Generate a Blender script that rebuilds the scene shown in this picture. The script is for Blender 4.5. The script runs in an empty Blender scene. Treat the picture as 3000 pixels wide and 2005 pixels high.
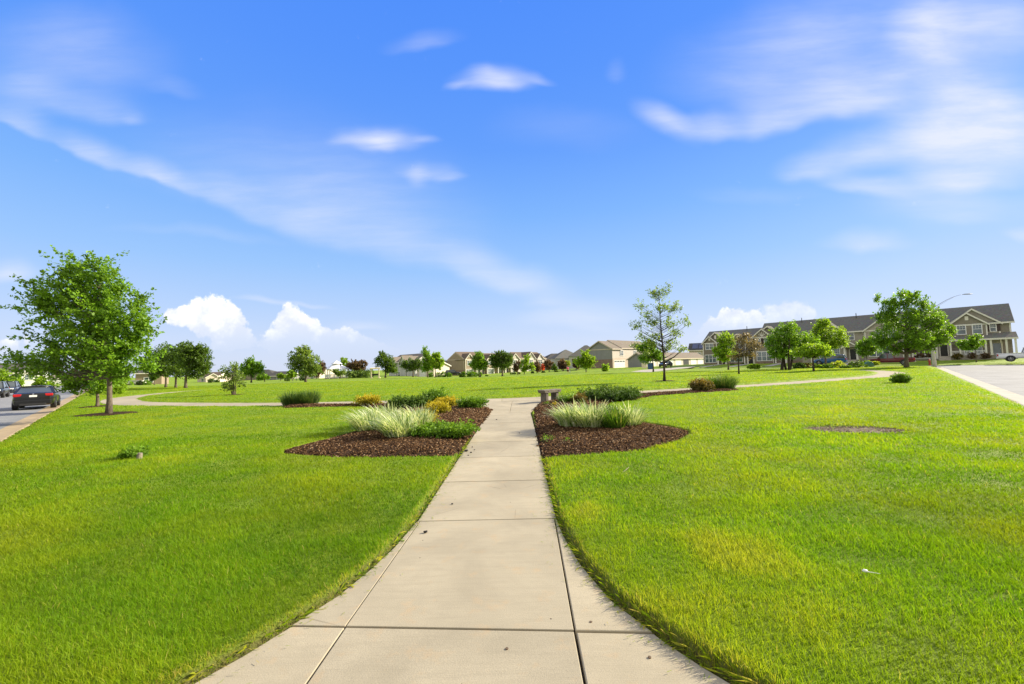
import bpy, bmesh, math, random
import numpy as np
from mathutils import Vector, Matrix
S = bpy.context.scene
COL = S.collection
rng = np.random.default_rng(11)
random.seed(5)
rad = math.radians

# ------------------------------------------------------------------ camera
FOC, EYE = 1215.0, 1.66            # focal length in pixels of the 3000 px wide photograph; eye height in metres
_r, _p, _y = rad(1.6), rad(3.30), rad(0.945)
FW = np.array([-math.sin(_y)*math.cos(_p), math.cos(_y)*math.cos(_p), math.sin(_p)])
_R0 = np.array([math.cos(_y), math.sin(_y), 0.0]); _U0 = np.cross(_R0, FW)
RT = math.cos(_r)*_R0 - math.sin(_r)*_U0
UP = math.sin(_r)*_R0 + math.cos(_r)*_U0
cam_d = bpy.data.cameras.new('camera'); cam = bpy.data.objects.new('camera', cam_d); COL.objects.link(cam)
cam_d.sensor_width = 36.0; cam_d.lens = 36.0*FOC/3000.0
cam_d.clip_start = 0.05; cam_d.clip_end = 6000.0
cam.matrix_world = Matrix(((RT[0], UP[0], -FW[0], 0), (RT[1], UP[1], -FW[1], 0), (RT[2], UP[2], -FW[2], EYE), (0, 0, 0, 1)))
S.camera = cam

# ------------------------------------------------------------------ view, sun, sky
S.view_settings.view_transform = 'Standard'; S.view_settings.look = 'None'
S.view_settings.gamma = 1.0; S.view_settings.exposure = 1.15
EXPO = 2.0**1.15
SUN_EL, SUN_AZ = rad(26), rad(70)
sd = bpy.data.lights.new('sun', 'SUN'); sd.energy = 4.7; sd.angle = rad(0.53); sd.color = (1.0, 0.89, 0.70)
sun = bpy.data.objects.new('sun', sd); COL.objects.link(sun)
_s = Vector((math.sin(SUN_AZ)*math.cos(SUN_EL), math.cos(SUN_AZ)*math.cos(SUN_EL), math.sin(SUN_EL)))
sun.rotation_euler = _s.to_track_quat('Z', 'Y').to_euler(); sun.location = _s*200

W = bpy.data.worlds.new("World"); S.world = W; W.use_nodes = True
wt = W.node_tree; wn = wt.nodes; wl = wt.links

def ray(px, py):
    return FW + RT*((px-1500.0)/FOC) - UP*((py-1002.5)/FOC)

def build_sky():
    def V(x): return x
    def inp(n, i, v):
        if isinstance(v, bpy.types.NodeSocket): wl.new(v, n.inputs[i])
        elif v is not None: n.inputs[i].default_value = v
    def M(op, a, b=None, c=None, clamp=False):
        n = wn.new('ShaderNodeMath'); n.operation = op; n.use_clamp = clamp
        inp(n, 0, a); inp(n, 1, b)
        if c is not None: inp(n, 2, c)
        return n.outputs[0]
    def VM(op, a, b=None, out=0):
        n = wn.new('ShaderNodeVectorMath'); n.operation = op
        inp(n, 0, a); inp(n, 1, b)
        return n.outputs['Value'] if op in ('DOT_PRODUCT', 'DISTANCE', 'LENGTH') else n.outputs[0]
    def smooth(x, a, b, lo=0.0, hi=1.0):
        n = wn.new('ShaderNodeMapRange'); n.interpolation_type = 'SMOOTHSTEP'
        inp(n, 0, x); inp(n, 1, a); inp(n, 2, b); inp(n, 3, lo); inp(n, 4, hi)
        return n.outputs[0]
    def noise(vec, scale, detail=4, rough=0.55, dist=0.0, color=False):
        n = wn.new('ShaderNodeTexNoise'); inp(n, 'Vector', vec); n.inputs['Scale'].default_value = scale
        n.inputs['Detail'].default_value = detail; n.inputs['Roughness'].default_value = rough
        n.inputs['Distortion'].default_value = dist
        return n.outputs['Color' if color else 'Fac']
    tc = wn.new('ShaderNodeTexCoord')
    dirv = tc.outputs['Generated']
    sep = wn.new('ShaderNodeSeparateXYZ'); wl.new(dirv, sep.inputs[0])
    dy = M('MAXIMUM', sep.outputs[1], 0.08)
    gx = M('DIVIDE', sep.outputs[0], dy); gz = M('DIVIDE', sep.outputs[2], dy)
    cmb = wn.new('ShaderNodeCombineXYZ'); wl.new(gx, cmb.inputs[0]); wl.new(gz, cmb.inputs[1])
    g0 = cmb.outputs[0]
    front = smooth(sep.outputs[1], 0.08, 0.25)
    # clear-sky colour: the sky texture, corrected by elevation
    sk = wn.new('ShaderNodeTexSky'); sk.sky_type = 'NISHITA'; sk.sun_disc = False
    sk.sun_elevation = SUN_EL; sk.sun_rotation = SUN_AZ
    el = M('ARCSINE', M('MAXIMUM', M('MINIMUM', sep.outputs[2], 1.0), -1.0))
    ramp = wn.new('ShaderNodeValToRGB'); wl.new(M('DIVIDE', M('MAXIMUM', el, 0.0), math.pi/2), ramp.inputs[0])
    def lin(c): return [((v/255.0)/12.92 if v < 10 else ((v/255.0+0.055)/1.055)**2.4) for v in c]
    stops = [(0, (216, 226, 248)), (3, (208, 223, 252)), (7, (188, 214, 254)), (13, (156, 200, 255)), (20, (126, 182, 255)),
             (28, (100, 161, 255)), (36, (87, 151, 255)), (44, (78, 144, 255)), (90, (40, 96, 235))]
    els = ramp.color_ramp.elements
    while len(els) < len(stops): els.new(0.5)
    for e, (d, c) in zip(els, stops):
        e.position = d/90.0; l = lin(c); e.color = (l[0], l[1], l[2], 1)
    mx = wn.new('ShaderNodeMix'); mx.data_type = 'RGBA'; mx.inputs[0].default_value = 0.95
    wl.new(VM('MINIMUM', sk.outputs[0], (9.0, 9.5, 10.0)), mx.inputs[6])
    sc = wn.new('ShaderNodeMix'); sc.data_type = 'RGBA'; sc.blend_type = 'MULTIPLY'; sc.inputs[0].default_value = 1.0
    wl.new(ramp.outputs[0], sc.inputs[6]); k = 10.0/EXPO; sc.inputs[7].default_value = (k, k, k, 1)
    sc.clamp_result = False
    wl.new(sc.outputs[2], mx.inputs[7])
    clear = mx.outputs[2]
    # ---- high cloud: soft bands, placed by direction
    warp = VM('SUBTRACT', noise(g0, 3.0, 3.5, 0.55, 0, True), (0.5, 0.5, 0.5))
    wsc = wn.new('ShaderNodeVectorMath'); wsc.operation = 'SCALE'; wl.new(warp, wsc.inputs[0]); wsc.inputs['Scale'].default_value = 0.11
    g1 = VM('ADD', g0, wsc.outputs[0])
    def gno(x, y):
        d = ray(x*3000/2346, y*3000/2346); return np.array([d[0]/d[1], d[2]/d[1]])
    def mapping(vec, rot, sx, sy):
        n = wn.new('ShaderNodeMapping'); wl.new(vec, n.inputs[0]); n.inputs['Rotation'].default_value[2] = rot
        n.inputs['Scale'].default_value = (sx, sy, 1); return n.outputs[0]
    gs = wn.new('ShaderNodeVectorMath'); gs.operation = 'SCALE'; gs.inputs['Scale'].default_value = 0.03; wl.new(warp, gs.inputs[0]); gf = VM('ADD', g0, gs.outputs[0])
    fibL = noise(mapping(gf, rad(26), 1.4, 7.0), 1.5, 6, 0.6, 0.2)
    fibR = noise(mapping(gf, rad(-20), 1.6, 6.0), 1.4, 6, 0.6, 0.2)
    side = smooth(gx, -0.15, 0.3)
    fmix = wn.new('ShaderNodeMix'); wl.new(side, fmix.inputs[0]); wl.new(fibL, fmix.inputs[2]); wl.new(fibR, fmix.inputs[3])
    fibL2 = noise(mapping(gf, rad(25), 3.0, 22.0), 1.6, 5, 0.6, 0.15); fibR2 = noise(mapping(gf, rad(-24), 3.0, 20.0), 1.6, 5, 0.6, 0.15)
    f2 = wn.new('ShaderNodeMix'); wl.new(side, f2.inputs[0]); wl.new(fibL2, f2.inputs[2]); wl.new(fibR2, f2.inputs[3])
    fib = M('MULTIPLY', smooth(fmix.outputs[0], 0.30, 0.70, 0.70, 1.22), smooth(f2.outputs[0], 0.30, 0.66, 0.86, 1.10))
    streaks = [(920, 318, 1010, 321, 10, 7, .26), (740, 334, 840, 322, 14, 10, .22), (840, 300, 900, 345, 22, 18, .26), (1000, 212, 1080, 200, 10, 9, .26), (1180, 178, 1270, 196, 16, 8, .24), (1090, 172, 1170, 200, 20, 14, .26), (985, 412, 1080, 402, 8, 7, .24), (920, 385, 960, 430, 18, 16, .22), (2050, 150, 2346, 60, 120, 110, .40), (1850, 250, 2150, 210, 60, 40, .30), (2150, 290, 2420, 230, 80, 60, .45), (1950, 330, 2300, 300, 60, 70, .30), (2000, 400, 2400, 360, 50, 50, .40),   # x0,y0,x1,y1 (direction), width above, below, density
        (-60, 250, 130, 320, 45, 11, .42), (90, 302, 330, 404, 38, 10, .46), (250, 367, 480, 464, 34, 10, .50), (400, 425, 640, 520, 60, 18, .28),
        (560, 490, 860, 575, 80, 22, .26), (760, 545, 1060, 622, 60, 22, .30), (960, 590, 1230, 662, 50, 22, .46), (1090, 640, 1330, 662, 34, 24, .42),
        (-60, 185, 190, 245, 60, 30, .30), (90, 232, 360, 272, 50, 22, .26), (270, 255, 345, 275, 22, 16, .18),
        (250, 380, 1150, 600, 190, 40, .24), (-80, 90, 420, 150, 90, 70, .24), (500, 430, 1100, 560, 110, 60, .14), (330, 180, 480, 210, 25, 15, .12),
        (880, 112, 1070, 100, 30, 14, .22), (1015, 205, 1240, 190, 32, 16, .62), (1070, 195, 1210, 190, 24, 12, .35), (1380, 165, 1440, 170, 30, 20, .12),
        (740, 328, 985, 322, 32, 20, .44), (790, 330, 930, 312, 26, 26, .36), (880, 396, 1070, 406, 24, 14, .34), (925, 405, 985, 412, 26, 22, .26),
        (1440, 232, 1600, 330, 34, 26, .52), (1530, 305, 1720, 292, 44, 22, .55), (1640, 298, 1900, 262, 60, 24, .50), (1780, 280, 2060, 215, 90, 26, .42),
        (1950, 245, 2180, 120, 70, 50, .40), (2030, 120, 2240, 90, 90, 60, .62), (2100, 150, 2260, 260, 60, 70, .40), (1500, 180, 2100, 160, 120, 60, .34), (1650, 90, 2000, 70, 90, 60, .16),
        (1760, 398, 1960, 392, 34, 18, .42), (1850, 392, 2120, 330, 46, 30, .52), (2000, 350, 2380, 250, 90, 60, .74), (2150, 300, 2420, 270, 60, 90, .72), (2180, 350, 2460, 330, 60, 60, .5),
        (1860, 412, 2130, 462, 26, 16, .50), (2030, 440, 2400, 412, 34, 22, .62), (1950, 470, 2400, 480, 30, 40, .30), (2080, 500, 2300, 512, 16, 12, .16),
        (1870, 556, 2110, 552, 24, 14, .34), (1200, 715, 1470, 722, 40, 16, .34), (1150, 725, 1440, 755, 24, 14, .34), (1180, 690, 1310, 690, 16, 10, .26),
        (-60, 622, 110, 630, 34, 20, .55), (530, 682, 700, 697, 7, 5, .34), (640, 690, 780, 705, 6, 5, .3), (740, 750, 920, 744, 14, 8, .28),
        (1700, 40, 2380, 50, 120, 90, .22), (2180, 30, 2420, 100, 120, 80, .34), (2290, 540, 2400, 556, 14, 10, .3), (1560, 460, 1900, 440, 20, 14, .10),
        (230, 520, 700, 560, 14, 10, .12), (1100, 280, 1500, 300, 40, 40, .08)]
    acc = None
    for x0, y0, x1, y1, wu, wd, amp in streaks:
        A, B = gno(x0, y0), gno(x1, y1); c = (A+B)/2; ax = B-A; L = np.linalg.norm(ax)/2*1.15; ax = ax/np.linalg.norm(ax)
        nn = np.array([-ax[1], ax[0]])
        kk = 3000/2346/FOC*1.7
        d = VM('SUBTRACT', g1, (c[0], c[1], 0))
        u = VM('DOT_PRODUCT', d, (ax[0]/L, ax[1]/L, 0)); v = VM('DOT_PRODUCT', d, (nn[0], nn[1], 0))
        w = M('MAXIMUM', M('DIVIDE', v, wu*kk), M('DIVIDE', v, -wd*kk))
        q = M('MULTIPLY_ADD', u, u, M('MULTIPLY', w, w))
        s = smooth(M('SQRT', q), 0.0, 1.0, amp*0.92, 0.0)
        acc = s if acc is None else M('ADD', acc, M('MULTIPLY', s, M('SUBTRACT', 1.15, acc)))
    cir = M('MULTIPLY', M('MULTIPLY', acc, fib), front, clamp=True)
    # ---- heaped cloud low over the houses
    cw = wn.new('ShaderNodeVectorMath'); cw.operation = 'SCALE'; cw.inputs['Scale'].default_value = 0.055
    wl.new(VM('SUBTRACT', noise(g0, 16.0, 4, 0.6, 0, True), (0.5, 0.5, 0.5)), cw.inputs[0])
    g2 = VM('ADD', g0, cw.outputs[0])
    n1 = noise(g0, 17.0, 7, 0.62)
    blobs = [(492, 708, 36), (530, 728, 30), (445, 722, 44), (398, 728, 26), (545, 758, 34), (480, 752, 44), (572, 780, 24), (610, 788, 20), (520, 778, 32),
             (662, 726, 34), (655, 752, 34), (708, 742, 22), (690, 772, 36), (735, 782, 34), (770, 792, 34), (812, 792, 32), (850, 800, 30), (886, 810, 26), (916, 818, 18),
             (760, 822, 46), (840, 832, 40), (690, 815, 44), (640, 790, 28),
             (1700, 738, 40), (1668, 742, 26), (1735, 744, 30), (1628, 748, 26), (1680, 770, 44), (1620, 780, 30), (1640, 760, 30),
             (20, 800, 26), (62, 776, 16), (-20, 790, 30), (1000, 838, 24), (960, 830, 20)]
    faint = [(1775, 722, 36), (1825, 714, 36), (1850, 716, 20), (1800, 735, 26)]
    def field(bl):
        f = None
        for x, y, r in bl:
            c = gno(x, y); rr = r*3000/2346/FOC*1.75
            b = smooth(VM('DISTANCE', g2, (c[0], c[1], 0)), 0.0, rr, 0.8, 0.0)
            f = b if f is None else M('ADD', f, b)
        return M('MINIMUM', f, 1.1)
    pert = M('MULTIPLY', M('SUBTRACT', n1, 0.5), 1.8)
    fb = field(blobs); cum = smooth(M('MULTIPLY_ADD', pert, smooth(fb, 0.02, 0.3), fb), 0.40, 0.70)
    fnt = smooth(M('ADD', field(faint), pert), 0.3, 0.9, 0.0, 0.65)
    cum = M('MULTIPLY', M('MAXIMUM', cum, fnt), M('MULTIPLY', front, smooth(gz, 0.03, 0.13)))
    shade = smooth(M('ADD', n1, M('MULTIPLY', gz, 2.4)), 0.66, 1.02)
    def over(base, fac, col):
        n = wn.new('ShaderNodeMix'); n.data_type = 'RGBA'; n.clamp_result = False
        inp(n, 0, fac); wl.new(base, n.inputs[6])
        if isinstance(col, bpy.types.NodeSocket): wl.new(col, n.inputs[7])
        else: n.inputs[7].default_value = col
        return n.outputs[2]
    kc = 10.0/EXPO
    c1 = over(clear, M('MULTIPLY', cir, 0.86), (.88*kc, .91*kc, 1.02*kc, 1))
    cm = wn.new('ShaderNodeMix'); cm.data_type = 'RGBA'; cm.clamp_result = False; wl.new(shade, cm.inputs[0])
    cm.inputs[6].default_value = (.80*kc, .86*kc, 1.0*kc, 1); cm.inputs[7].default_value = (1.15*kc, 1.15*kc, 1.15*kc, 1)
    # unseen white cloud behind and overhead, added to neutralise the blue ambient light
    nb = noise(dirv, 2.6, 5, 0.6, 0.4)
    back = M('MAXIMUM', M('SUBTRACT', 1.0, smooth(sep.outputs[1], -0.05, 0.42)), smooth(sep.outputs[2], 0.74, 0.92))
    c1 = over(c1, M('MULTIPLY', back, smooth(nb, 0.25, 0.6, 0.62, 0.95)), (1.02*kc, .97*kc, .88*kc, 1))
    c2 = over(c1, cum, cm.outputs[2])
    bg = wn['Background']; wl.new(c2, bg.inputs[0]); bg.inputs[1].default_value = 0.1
build_sky()
W.cycles.sampling_method = 'MANUAL'; W.cycles.sample_map_resolution = 512
# ------------------------------------------------------------------ small helpers
def G(px, py, z=0.0):                       # the ground point seen at a pixel of the photograph
    d = ray(px, py); t = (z-EYE)/d[2]; return np.array([d[0]*t, d[1]*t, z])
def Hh(px, py, Y):                          # the point seen at a pixel, Y metres ahead
    d = ray(px, py); t = Y/d[1]; return np.array([d[0]*t, Y, EYE+d[2]*t])
def tag(o, label=None, cat=None, group=None, kind=None):
    if label: o['label'] = label
    if cat: o['category'] = cat
    if group: o['group'] = group
    if kind: o['kind'] = kind
    return o
def empty(name, loc=(0, 0, 0), rz=0.0):
    o = bpy.data.objects.new(name, None); COL.objects.link(o); o.location = loc; o.rotation_euler = (0, 0, rz)
    o.empty_display_size = 0.3; return o
def mesh_np(name, verts, faces, mat, parent=None, smooth=False, rnd=None, loc=None):
    """verts (n,3); faces: list of arrays (m,k)"""
    me = bpy.data.meshes.new(name)
    verts = np.asarray(verts, np.float32)
    faces = [np.asarray(f, np.int32) for f in faces if len(f)]
    nl = sum(f.size for f in faces); nf = sum(len(f) for f in faces)
    me.vertices.add(len(verts)); me.vertices.foreach_set('co', verts.ravel())
    me.loops.add(nl); me.polygons.add(nf)
    me.loops.foreach_set('vertex_index', np.concatenate([f.ravel() for f in faces]))
    tot = np.concatenate([np.full(len(f), f.shape[1], np.int32) for f in faces])
    st = np.concatenate([[0], np.cumsum(tot)[:-1]]).astype(np.int32)
    me.polygons.foreach_set('loop_start', st); me.polygons.foreach_set('loop_total', tot)
    if smooth: me.polygons.foreach_set('use_smooth', np.ones(nf, bool))
    if rnd is not None:
        at = me.attributes.new('rnd', 'FLOAT', 'POINT'); at.data.foreach_set('value', np.asarray(rnd, np.float32))
    me.update(calc_edges=True); me.validate(verbose=False)
    me.materials.append(mat)
    o = bpy.data.objects.new(name, me); COL.objects.link(o)
    if parent is not None: o.parent = parent
    if loc is not None: o.location = loc
    return o
class MB:
    def __init__(s): s.v = []; s.f = []
    def add(s, vs, fs):
        n = len(s.v); s.v += [tuple(map(float, q)) for q in vs]; s.f += [tuple(i+n for i in f) for f in fs]; return s
    def box(s, x0, x1, y0, y1, z0, z1):
        return s.add([(x0, y0, z0), (x1, y0, z0), (x1, y1, z0), (x0, y1, z0), (x0, y0, z1), (x1, y0, z1), (x1, y1, z1), (x0, y1, z1)],
                     [(0, 3, 2, 1), (4, 5, 6, 7), (0, 1, 5, 4), (1, 2, 6, 5), (2, 3, 7, 6), (3, 0, 4, 7)])
    def prism(s, pts, off):                 # a polygon pushed along a vector
        n = len(pts); off = np.array(off, float); a = [np.array(q, float) for q in pts]
        return s.add(a+[q+off for q in a], [tuple(range(n))[::-1], tuple(range(n, 2*n))]+[(i, (i+1) % n, n+(i+1) % n, n+i) for i in range(n)])
    def tube(s, pts, rs, n=8, cap=True):
        pts = [np.array(q, float) for q in pts]; rings = []; up = np.array([0.13, 0.31, 0.94]); base = len(s.v)
        for i, q in enumerate(pts):
            t = pts[min(i+1, len(pts)-1)]-pts[max(i-1, 0)]; t = t/(np.linalg.norm(t)+1e-9)
            a = np.cross(t, up if abs(t@up) < 0.9 else np.array([1.0, 0.1, 0])); a /= np.linalg.norm(a); b = np.cross(t, a)
            r = rs[i] if hasattr(rs, '__len__') else rs
            for k in range(n):
                w = 2*math.pi*k/n; s.v.append(tuple(q+a*r*math.cos(w)+b*r*math.sin(w)))
        for i in range(len(pts)-1):
            for k in range(n):
                k2 = (k+1) % n; s.f.append((base+i*n+k, base+i*n+k2, base+(i+1)*n+k2, base+(i+1)*n+k))
        if cap:
            s.f.append(tuple(base+k for k in range(n))[::-1]); m = base+(len(pts)-1)*n; s.f.append(tuple(m+k for k in range(n)))
        return s
    def bar(s, a, b, w, h=None): 
        a = np.array(a, float); b = np.array(b, float); h = h or w
        t = (b-a)/np.linalg.norm(b-a); x = np.cross(t, (0, 0, 1.0)) if abs(t[2]) < 0.95 else np.array([1.0, 0, 0]); x = x/np.linalg.norm(x); y = np.cross(x, t)
        q = [x*w/2+y*h/2, -x*w/2+y*h/2, -x*w/2-y*h/2, x*w/2-y*h/2]
        return s.add([a+k for k in q]+[b+k for k in q], [(0, 1, 2, 3), (7, 6, 5, 4), (0, 4, 5, 1), (1, 5, 6, 2), (2, 6, 7, 3), (3, 7, 4, 0)])
    def build(s, name, mat, parent=None, smooth=False, bevel=0.0, loc=None, seg=2, fix=True):
        me = bpy.data.meshes.new(name); me.from_pydata(s.v, [], s.f); me.update()
        if fix:
            bm = bmesh.new(); bm.from_mesh(me); bmesh.ops.recalc_face_normals(bm, faces=bm.faces); bm.to_mesh(me); bm.free()
        if smooth: me.polygons.foreach_set('use_smooth', np.ones(len(me.polygons), bool))
        me.materials.append(mat); o = bpy.data.objects.new(name, me); COL.objects.link(o)
        if parent is not None: o.parent = parent
        if loc is not None: o.location = loc
        if bevel:
            m = o.modifiers.new('bevel', 'BEVEL'); m.width = bevel; m.segments = seg; m.limit_method = 'ANGLE'; m.angle_limit = rad(35)
        return o

# ------------------------------------------------------------------ materials
class NT:
    def __init__(s, name):
        s.m = bpy.data.materials.new(name); s.m.use_nodes = True; s.t = s.m.node_tree; s.n = s.t.nodes; s.l = s.t.links
        s.b = s.n['Principled BSDF']; s.out = s.n['Material Output']
    def link(s, a, b): s.l.new(a, b)
    def put(s, node, i, v):
        if isinstance(v, bpy.types.NodeSocket): s.l.new(v, node.inputs[i])
        elif v is not None: node.inputs[i].default_value = v
    def pos(s, kind='Object'):
        return s.n.new('ShaderNodeTexCoord').outputs[kind]
    def mapping(s, vec, scale=(1, 1, 1), rot=(0, 0, 0)):
        n = s.n.new('ShaderNodeMapping'); s.l.new(vec, n.inputs[0]); n.inputs['Scale'].default_value = scale; n.inputs['Rotation'].default_value = rot; return n.outputs[0]
    def noise(s, vec, scale, detail=4, rough=0.55, dist=0.0):
        n = s.n.new('ShaderNodeTexNoise'); s.put(n, 'Vector', vec); n.inputs['Scale'].default_value = scale; n.inputs['Detail'].default_value = detail
        n.inputs['Roughness'].default_value = rough; n.inputs['Distortion'].default_value = dist; return n.outputs[0]
    def vor(s, vec, scale, feat='F1', out='Distance'):
        n = s.n.new('ShaderNodeTexVoronoi'); s.put(n, 'Vector', vec); n.inputs['Scale'].default_value = scale; n.feature = feat; return n.outputs[out]
    def ramp(s, fac, stops):
        n = s.n.new('ShaderNodeValToRGB'); s.put(n, 0, fac); e = n.color_ramp.elements
        while len(e) < len(stops): e.new(0.5)
        for q, (p, c) in zip(e, stops): q.position = p; q.color = (*c, 1) if hasattr(c, '__len__') else (c, c, c, 1)
        return n.outputs[0]
    def mix(s, fac, a, b, mode='MIX'):
        n = s.n.new('ShaderNodeMix'); n.data_type = 'RGBA'; n.blend_type = mode; s.put(n, 0, fac)
        for i, v in ((6, a), (7, b)): s.put(n, i, (*v, 1) if isinstance(v, tuple) and len(v) == 3 else v)
        return n.outputs[2]
    def math(s, op, a, b=None, c=None):
        n = s.n.new('ShaderNodeMath'); n.operation = op; s.put(n, 0, a); s.put(n, 1, b)
        if c is not None: s.put(n, 2, c)
        return n.outputs[0]
    def rng(s, x, a, b, lo=0.0, hi=1.0):
        n = s.n.new('ShaderNodeMapRange'); s.put(n, 0, x); n.inputs[1].default_value = a; n.inputs[2].default_value = b; n.inputs[3].default_value = lo; n.inputs[4].default_value = hi; return n.outputs[0]
    def attr(s, name='rnd'):
        n = s.n.new('ShaderNodeAttribute'); n.attribute_name = name; return n.outputs['Fac']
    def bump(s, h, strength=0.4, dist=0.01):
        n = s.n.new('ShaderNodeBump'); n.inputs['Strength'].default_value = strength; n.inputs['Distance'].default_value = dist; s.put(n, 'Height', h); s.l.new(n.outputs[0], s.b.inputs['Normal'])
    def set(s, **k):
        names = dict(color='Base Color', rough='Roughness', metal='Metallic', spec='Specular IOR Level', coat='Coat Weight')
        for a, v in k.items(): s.put(s.b, names[a], (*v, 1) if isinstance(v, tuple) and len(v) == 3 else v)
        return s
def plain(name, col, rough=0.6, var=0.12, scale=3.0, metal=0.0, bump=0.0, coat=0.0):
    t = NT(name); p = t.pos(); n = t.noise(p, scale, 5, 0.6)
    c2 = tuple(v*(1-var*2) for v in col); c3 = tuple(min(1, v*(1+var)) for v in col)
    t.set(color=t.ramp(n, [(0.3, c2), (0.7, c3)]), rough=rough, metal=metal, coat=coat)
    if bump: t.bump(t.noise(p, scale*8, 4, 0.6), bump, 0.01)
    return t.m
def leafy(name, stops, trans=0.45, rough=0.55, tscale=1.25, patch=None, spec=0.3):
    """leaves and blades: colour by the leaf's own random value; lit from behind they let light through"""
    t = NT(name); c = t.ramp(t.attr(), stops)
    if patch:
        sc, fac, col = patch; n = t.noise(t.n.new('ShaderNodeNewGeometry').outputs['Position'], sc, 4, 0.6)
        c = t.mix(t.rng(n, 0.42, 0.68, 0, fac), c, col)
    t.set(color=c, rough=rough, spec=spec)
    tr = t.n.new('ShaderNodeBsdfTranslucent')
    h = t.n.new('ShaderNodeMix'); h.data_type = 'RGBA'; h.blend_type = 'MULTIPLY'; h.inputs[0].default_value = 1; h.clamp_result = False
    t.link(c, h.inputs[6]); h.inputs[7].default_value = (tscale*1.15, tscale*1.1, tscale*0.55, 1); t.link(h.outputs[2], tr.inputs[0])
    ms = t.n.new('ShaderNodeMixShader'); ms.inputs[0].default_value = trans
    t.link(t.b.outputs[0], ms.inputs[1]); t.link(tr.outputs[0], ms.inputs[2]); t.link(ms.outputs[0], t.out.inputs[0])
    return t.m

# ------------------------------------------------------------------ plan of the place
SQ = math.sqrt(0.5)
def AB(x, y): return (x+y)*SQ, (y-x)*SQ                 # a runs along the right road, b along the left one
def XY(a, b): return (a-b)*SQ, (a+b)*SQ
def terrain(x, y):
    x = np.asarray(x, float); y = np.asarray(y, float)
    u = x/np.maximum(y, 5.0)
    A = np.interp(u, [-2, -1.0, -0.85, -0.72, -0.55, -0.4, -0.15, 0.03, 0.17, 0.45, 1.2, 2], [-.2, -.5, -1.3, -1.7, -1.1, -.6, -1.25, -.7, .25, .3, .2, .0])
    T = A*np.clip((y-58)/86.0, 0, 1)
    a, b = AB(x, y)
    T = T+0.42*np.clip((a-93.0)/12.0, 0, 1)*np.clip((65-b)/20, 0, 1)
    return T
def poly_sd(P, x, y):                                   # signed distance to a polygon, inside negative
    P = np.asarray(P, float); x = np.asarray(x, float).ravel(); y = np.asarray(y, float).ravel()
    d = np.full(x.shape, 1e9); ins = np.zeros(x.shape, bool); n = len(P)
    for i in range(n):
        a = P[i]; b = P[(i+1) % n]; e = b-a; wx = x-a[0]; wy = y-a[1]
        t = np.clip((wx*e[0]+wy*e[1])/(e@e+1e-12), 0, 1); d = np.minimum(d, (wx-e[0]*t)**2+(wy-e[1]*t)**2)
        c = (a[1] <= y) != (b[1] <= y)
        if e[1] != 0: ins ^= c & (x < a[0]+(y-a[1])*e[0]/e[1])
    d = np.sqrt(d); return np.where(ins, -d, d)
def line_d(P, x, y):
    P = np.asarray(P, float); x = np.asarray(x, float).ravel(); y = np.asarray(y, float).ravel(); d = np.full(x.shape, 1e9)
    for a, b in zip(P[:-1], P[1:]):
        e = b-a; wx = x-a[0]; wy = y-a[1]; t = np.clip((wx*e[0]+wy*e[1])/(e@e), 0, 1); d = np.minimum(d, (wx-e[0]*t)**2+(wy-e[1]*t)**2)
    return np.sqrt(d)
def smoothline(P, n=8):                                 # Catmull-Rom
    P = [np.array(q, float) for q in P]; out = []
    for i in range(len(P)-1):
        p0, p1, p2, p3 = P[max(i-1, 0)], P[i], P[i+1], P[min(i+2, len(P)-1)]
        for k in range(n):
            t = k/n; out.append(0.5*((2*p1)+(p2-p0)*t+(2*p0-5*p1+4*p2-p3)*t*t+(3*p1-p0-3*p2+p3)*t**3))
    out.append(P[-1]); return np.array(out)
PL, PR = -1.165, 0.355
EL = [(-1.165, 4.6), (-1.22, 3.95), (-1.29, 3.55), (-1.39, 3.15), (-1.53, 2.84), (-1.68, 2.53), (-1.84, 2.27), (-2.05, 2.02), (-2.45, 1.62), (-2.9, 1.25), (-3.4, 0.8)]
ER = [(0.355, 4.6), (0.385, 4.15), (0.46, 3.58), (0.60, 3.03), (0.82, 2.60), (0.96, 2.38), (1.12, 2.17), (1.4, 1.9), (1.9, 1.45), (2.5, 0.9), (2.7, 0.7)]
RING = smoothline([(-31.5, 47), (-33.6, 42.5), (-33.3, 38), (-31.0, 32.2), (-27.6, 28.3), (-23.6, 25.2), (-18.5, 23.2), (-12.8, 21.6), (-7.5, 21.1), (-2, 20.55),
                   (1.4, 21.0), (6.4, 23.1), (10.8, 24.9), (15.8, 26.9), (22.8, 30.6), (28.6, 33.7), (32.6, 37.2), (36.2, 41.5), (38.9, 46.5), (41, 52)], 6)
RW = 0.98
PLAZA = [(PL, 14.6), (-1.32, 15.8), (-2.0, 17.2), (-4.2, 19.9), (-3.5, 21.2), (3.0, 22.2), (3.6, 21.0), (2.2, 18.6), (0.62, 16.6), (PR, 14.6)]
def gp(L): return [tuple(G(*q)[:2]) for q in L]
BEDL = gp([(1330, 1342), (1377, 1284), (1418, 1236), (1443, 1203), (1421, 1194), (1340, 1184), (1180, 1186), (1040, 1187), (920, 1187), (838, 1189), (826, 1196), (910, 1197.5), (1010, 1193), (1060, 1192),
           (1105, 1199), (1168, 1212), (1160, 1224), (1090, 1250), (1033, 1270), (955, 1291), (886, 1308), (830, 1324), (836, 1335), (955, 1343), (1091, 1345.5), (1227, 1344)])
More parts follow.
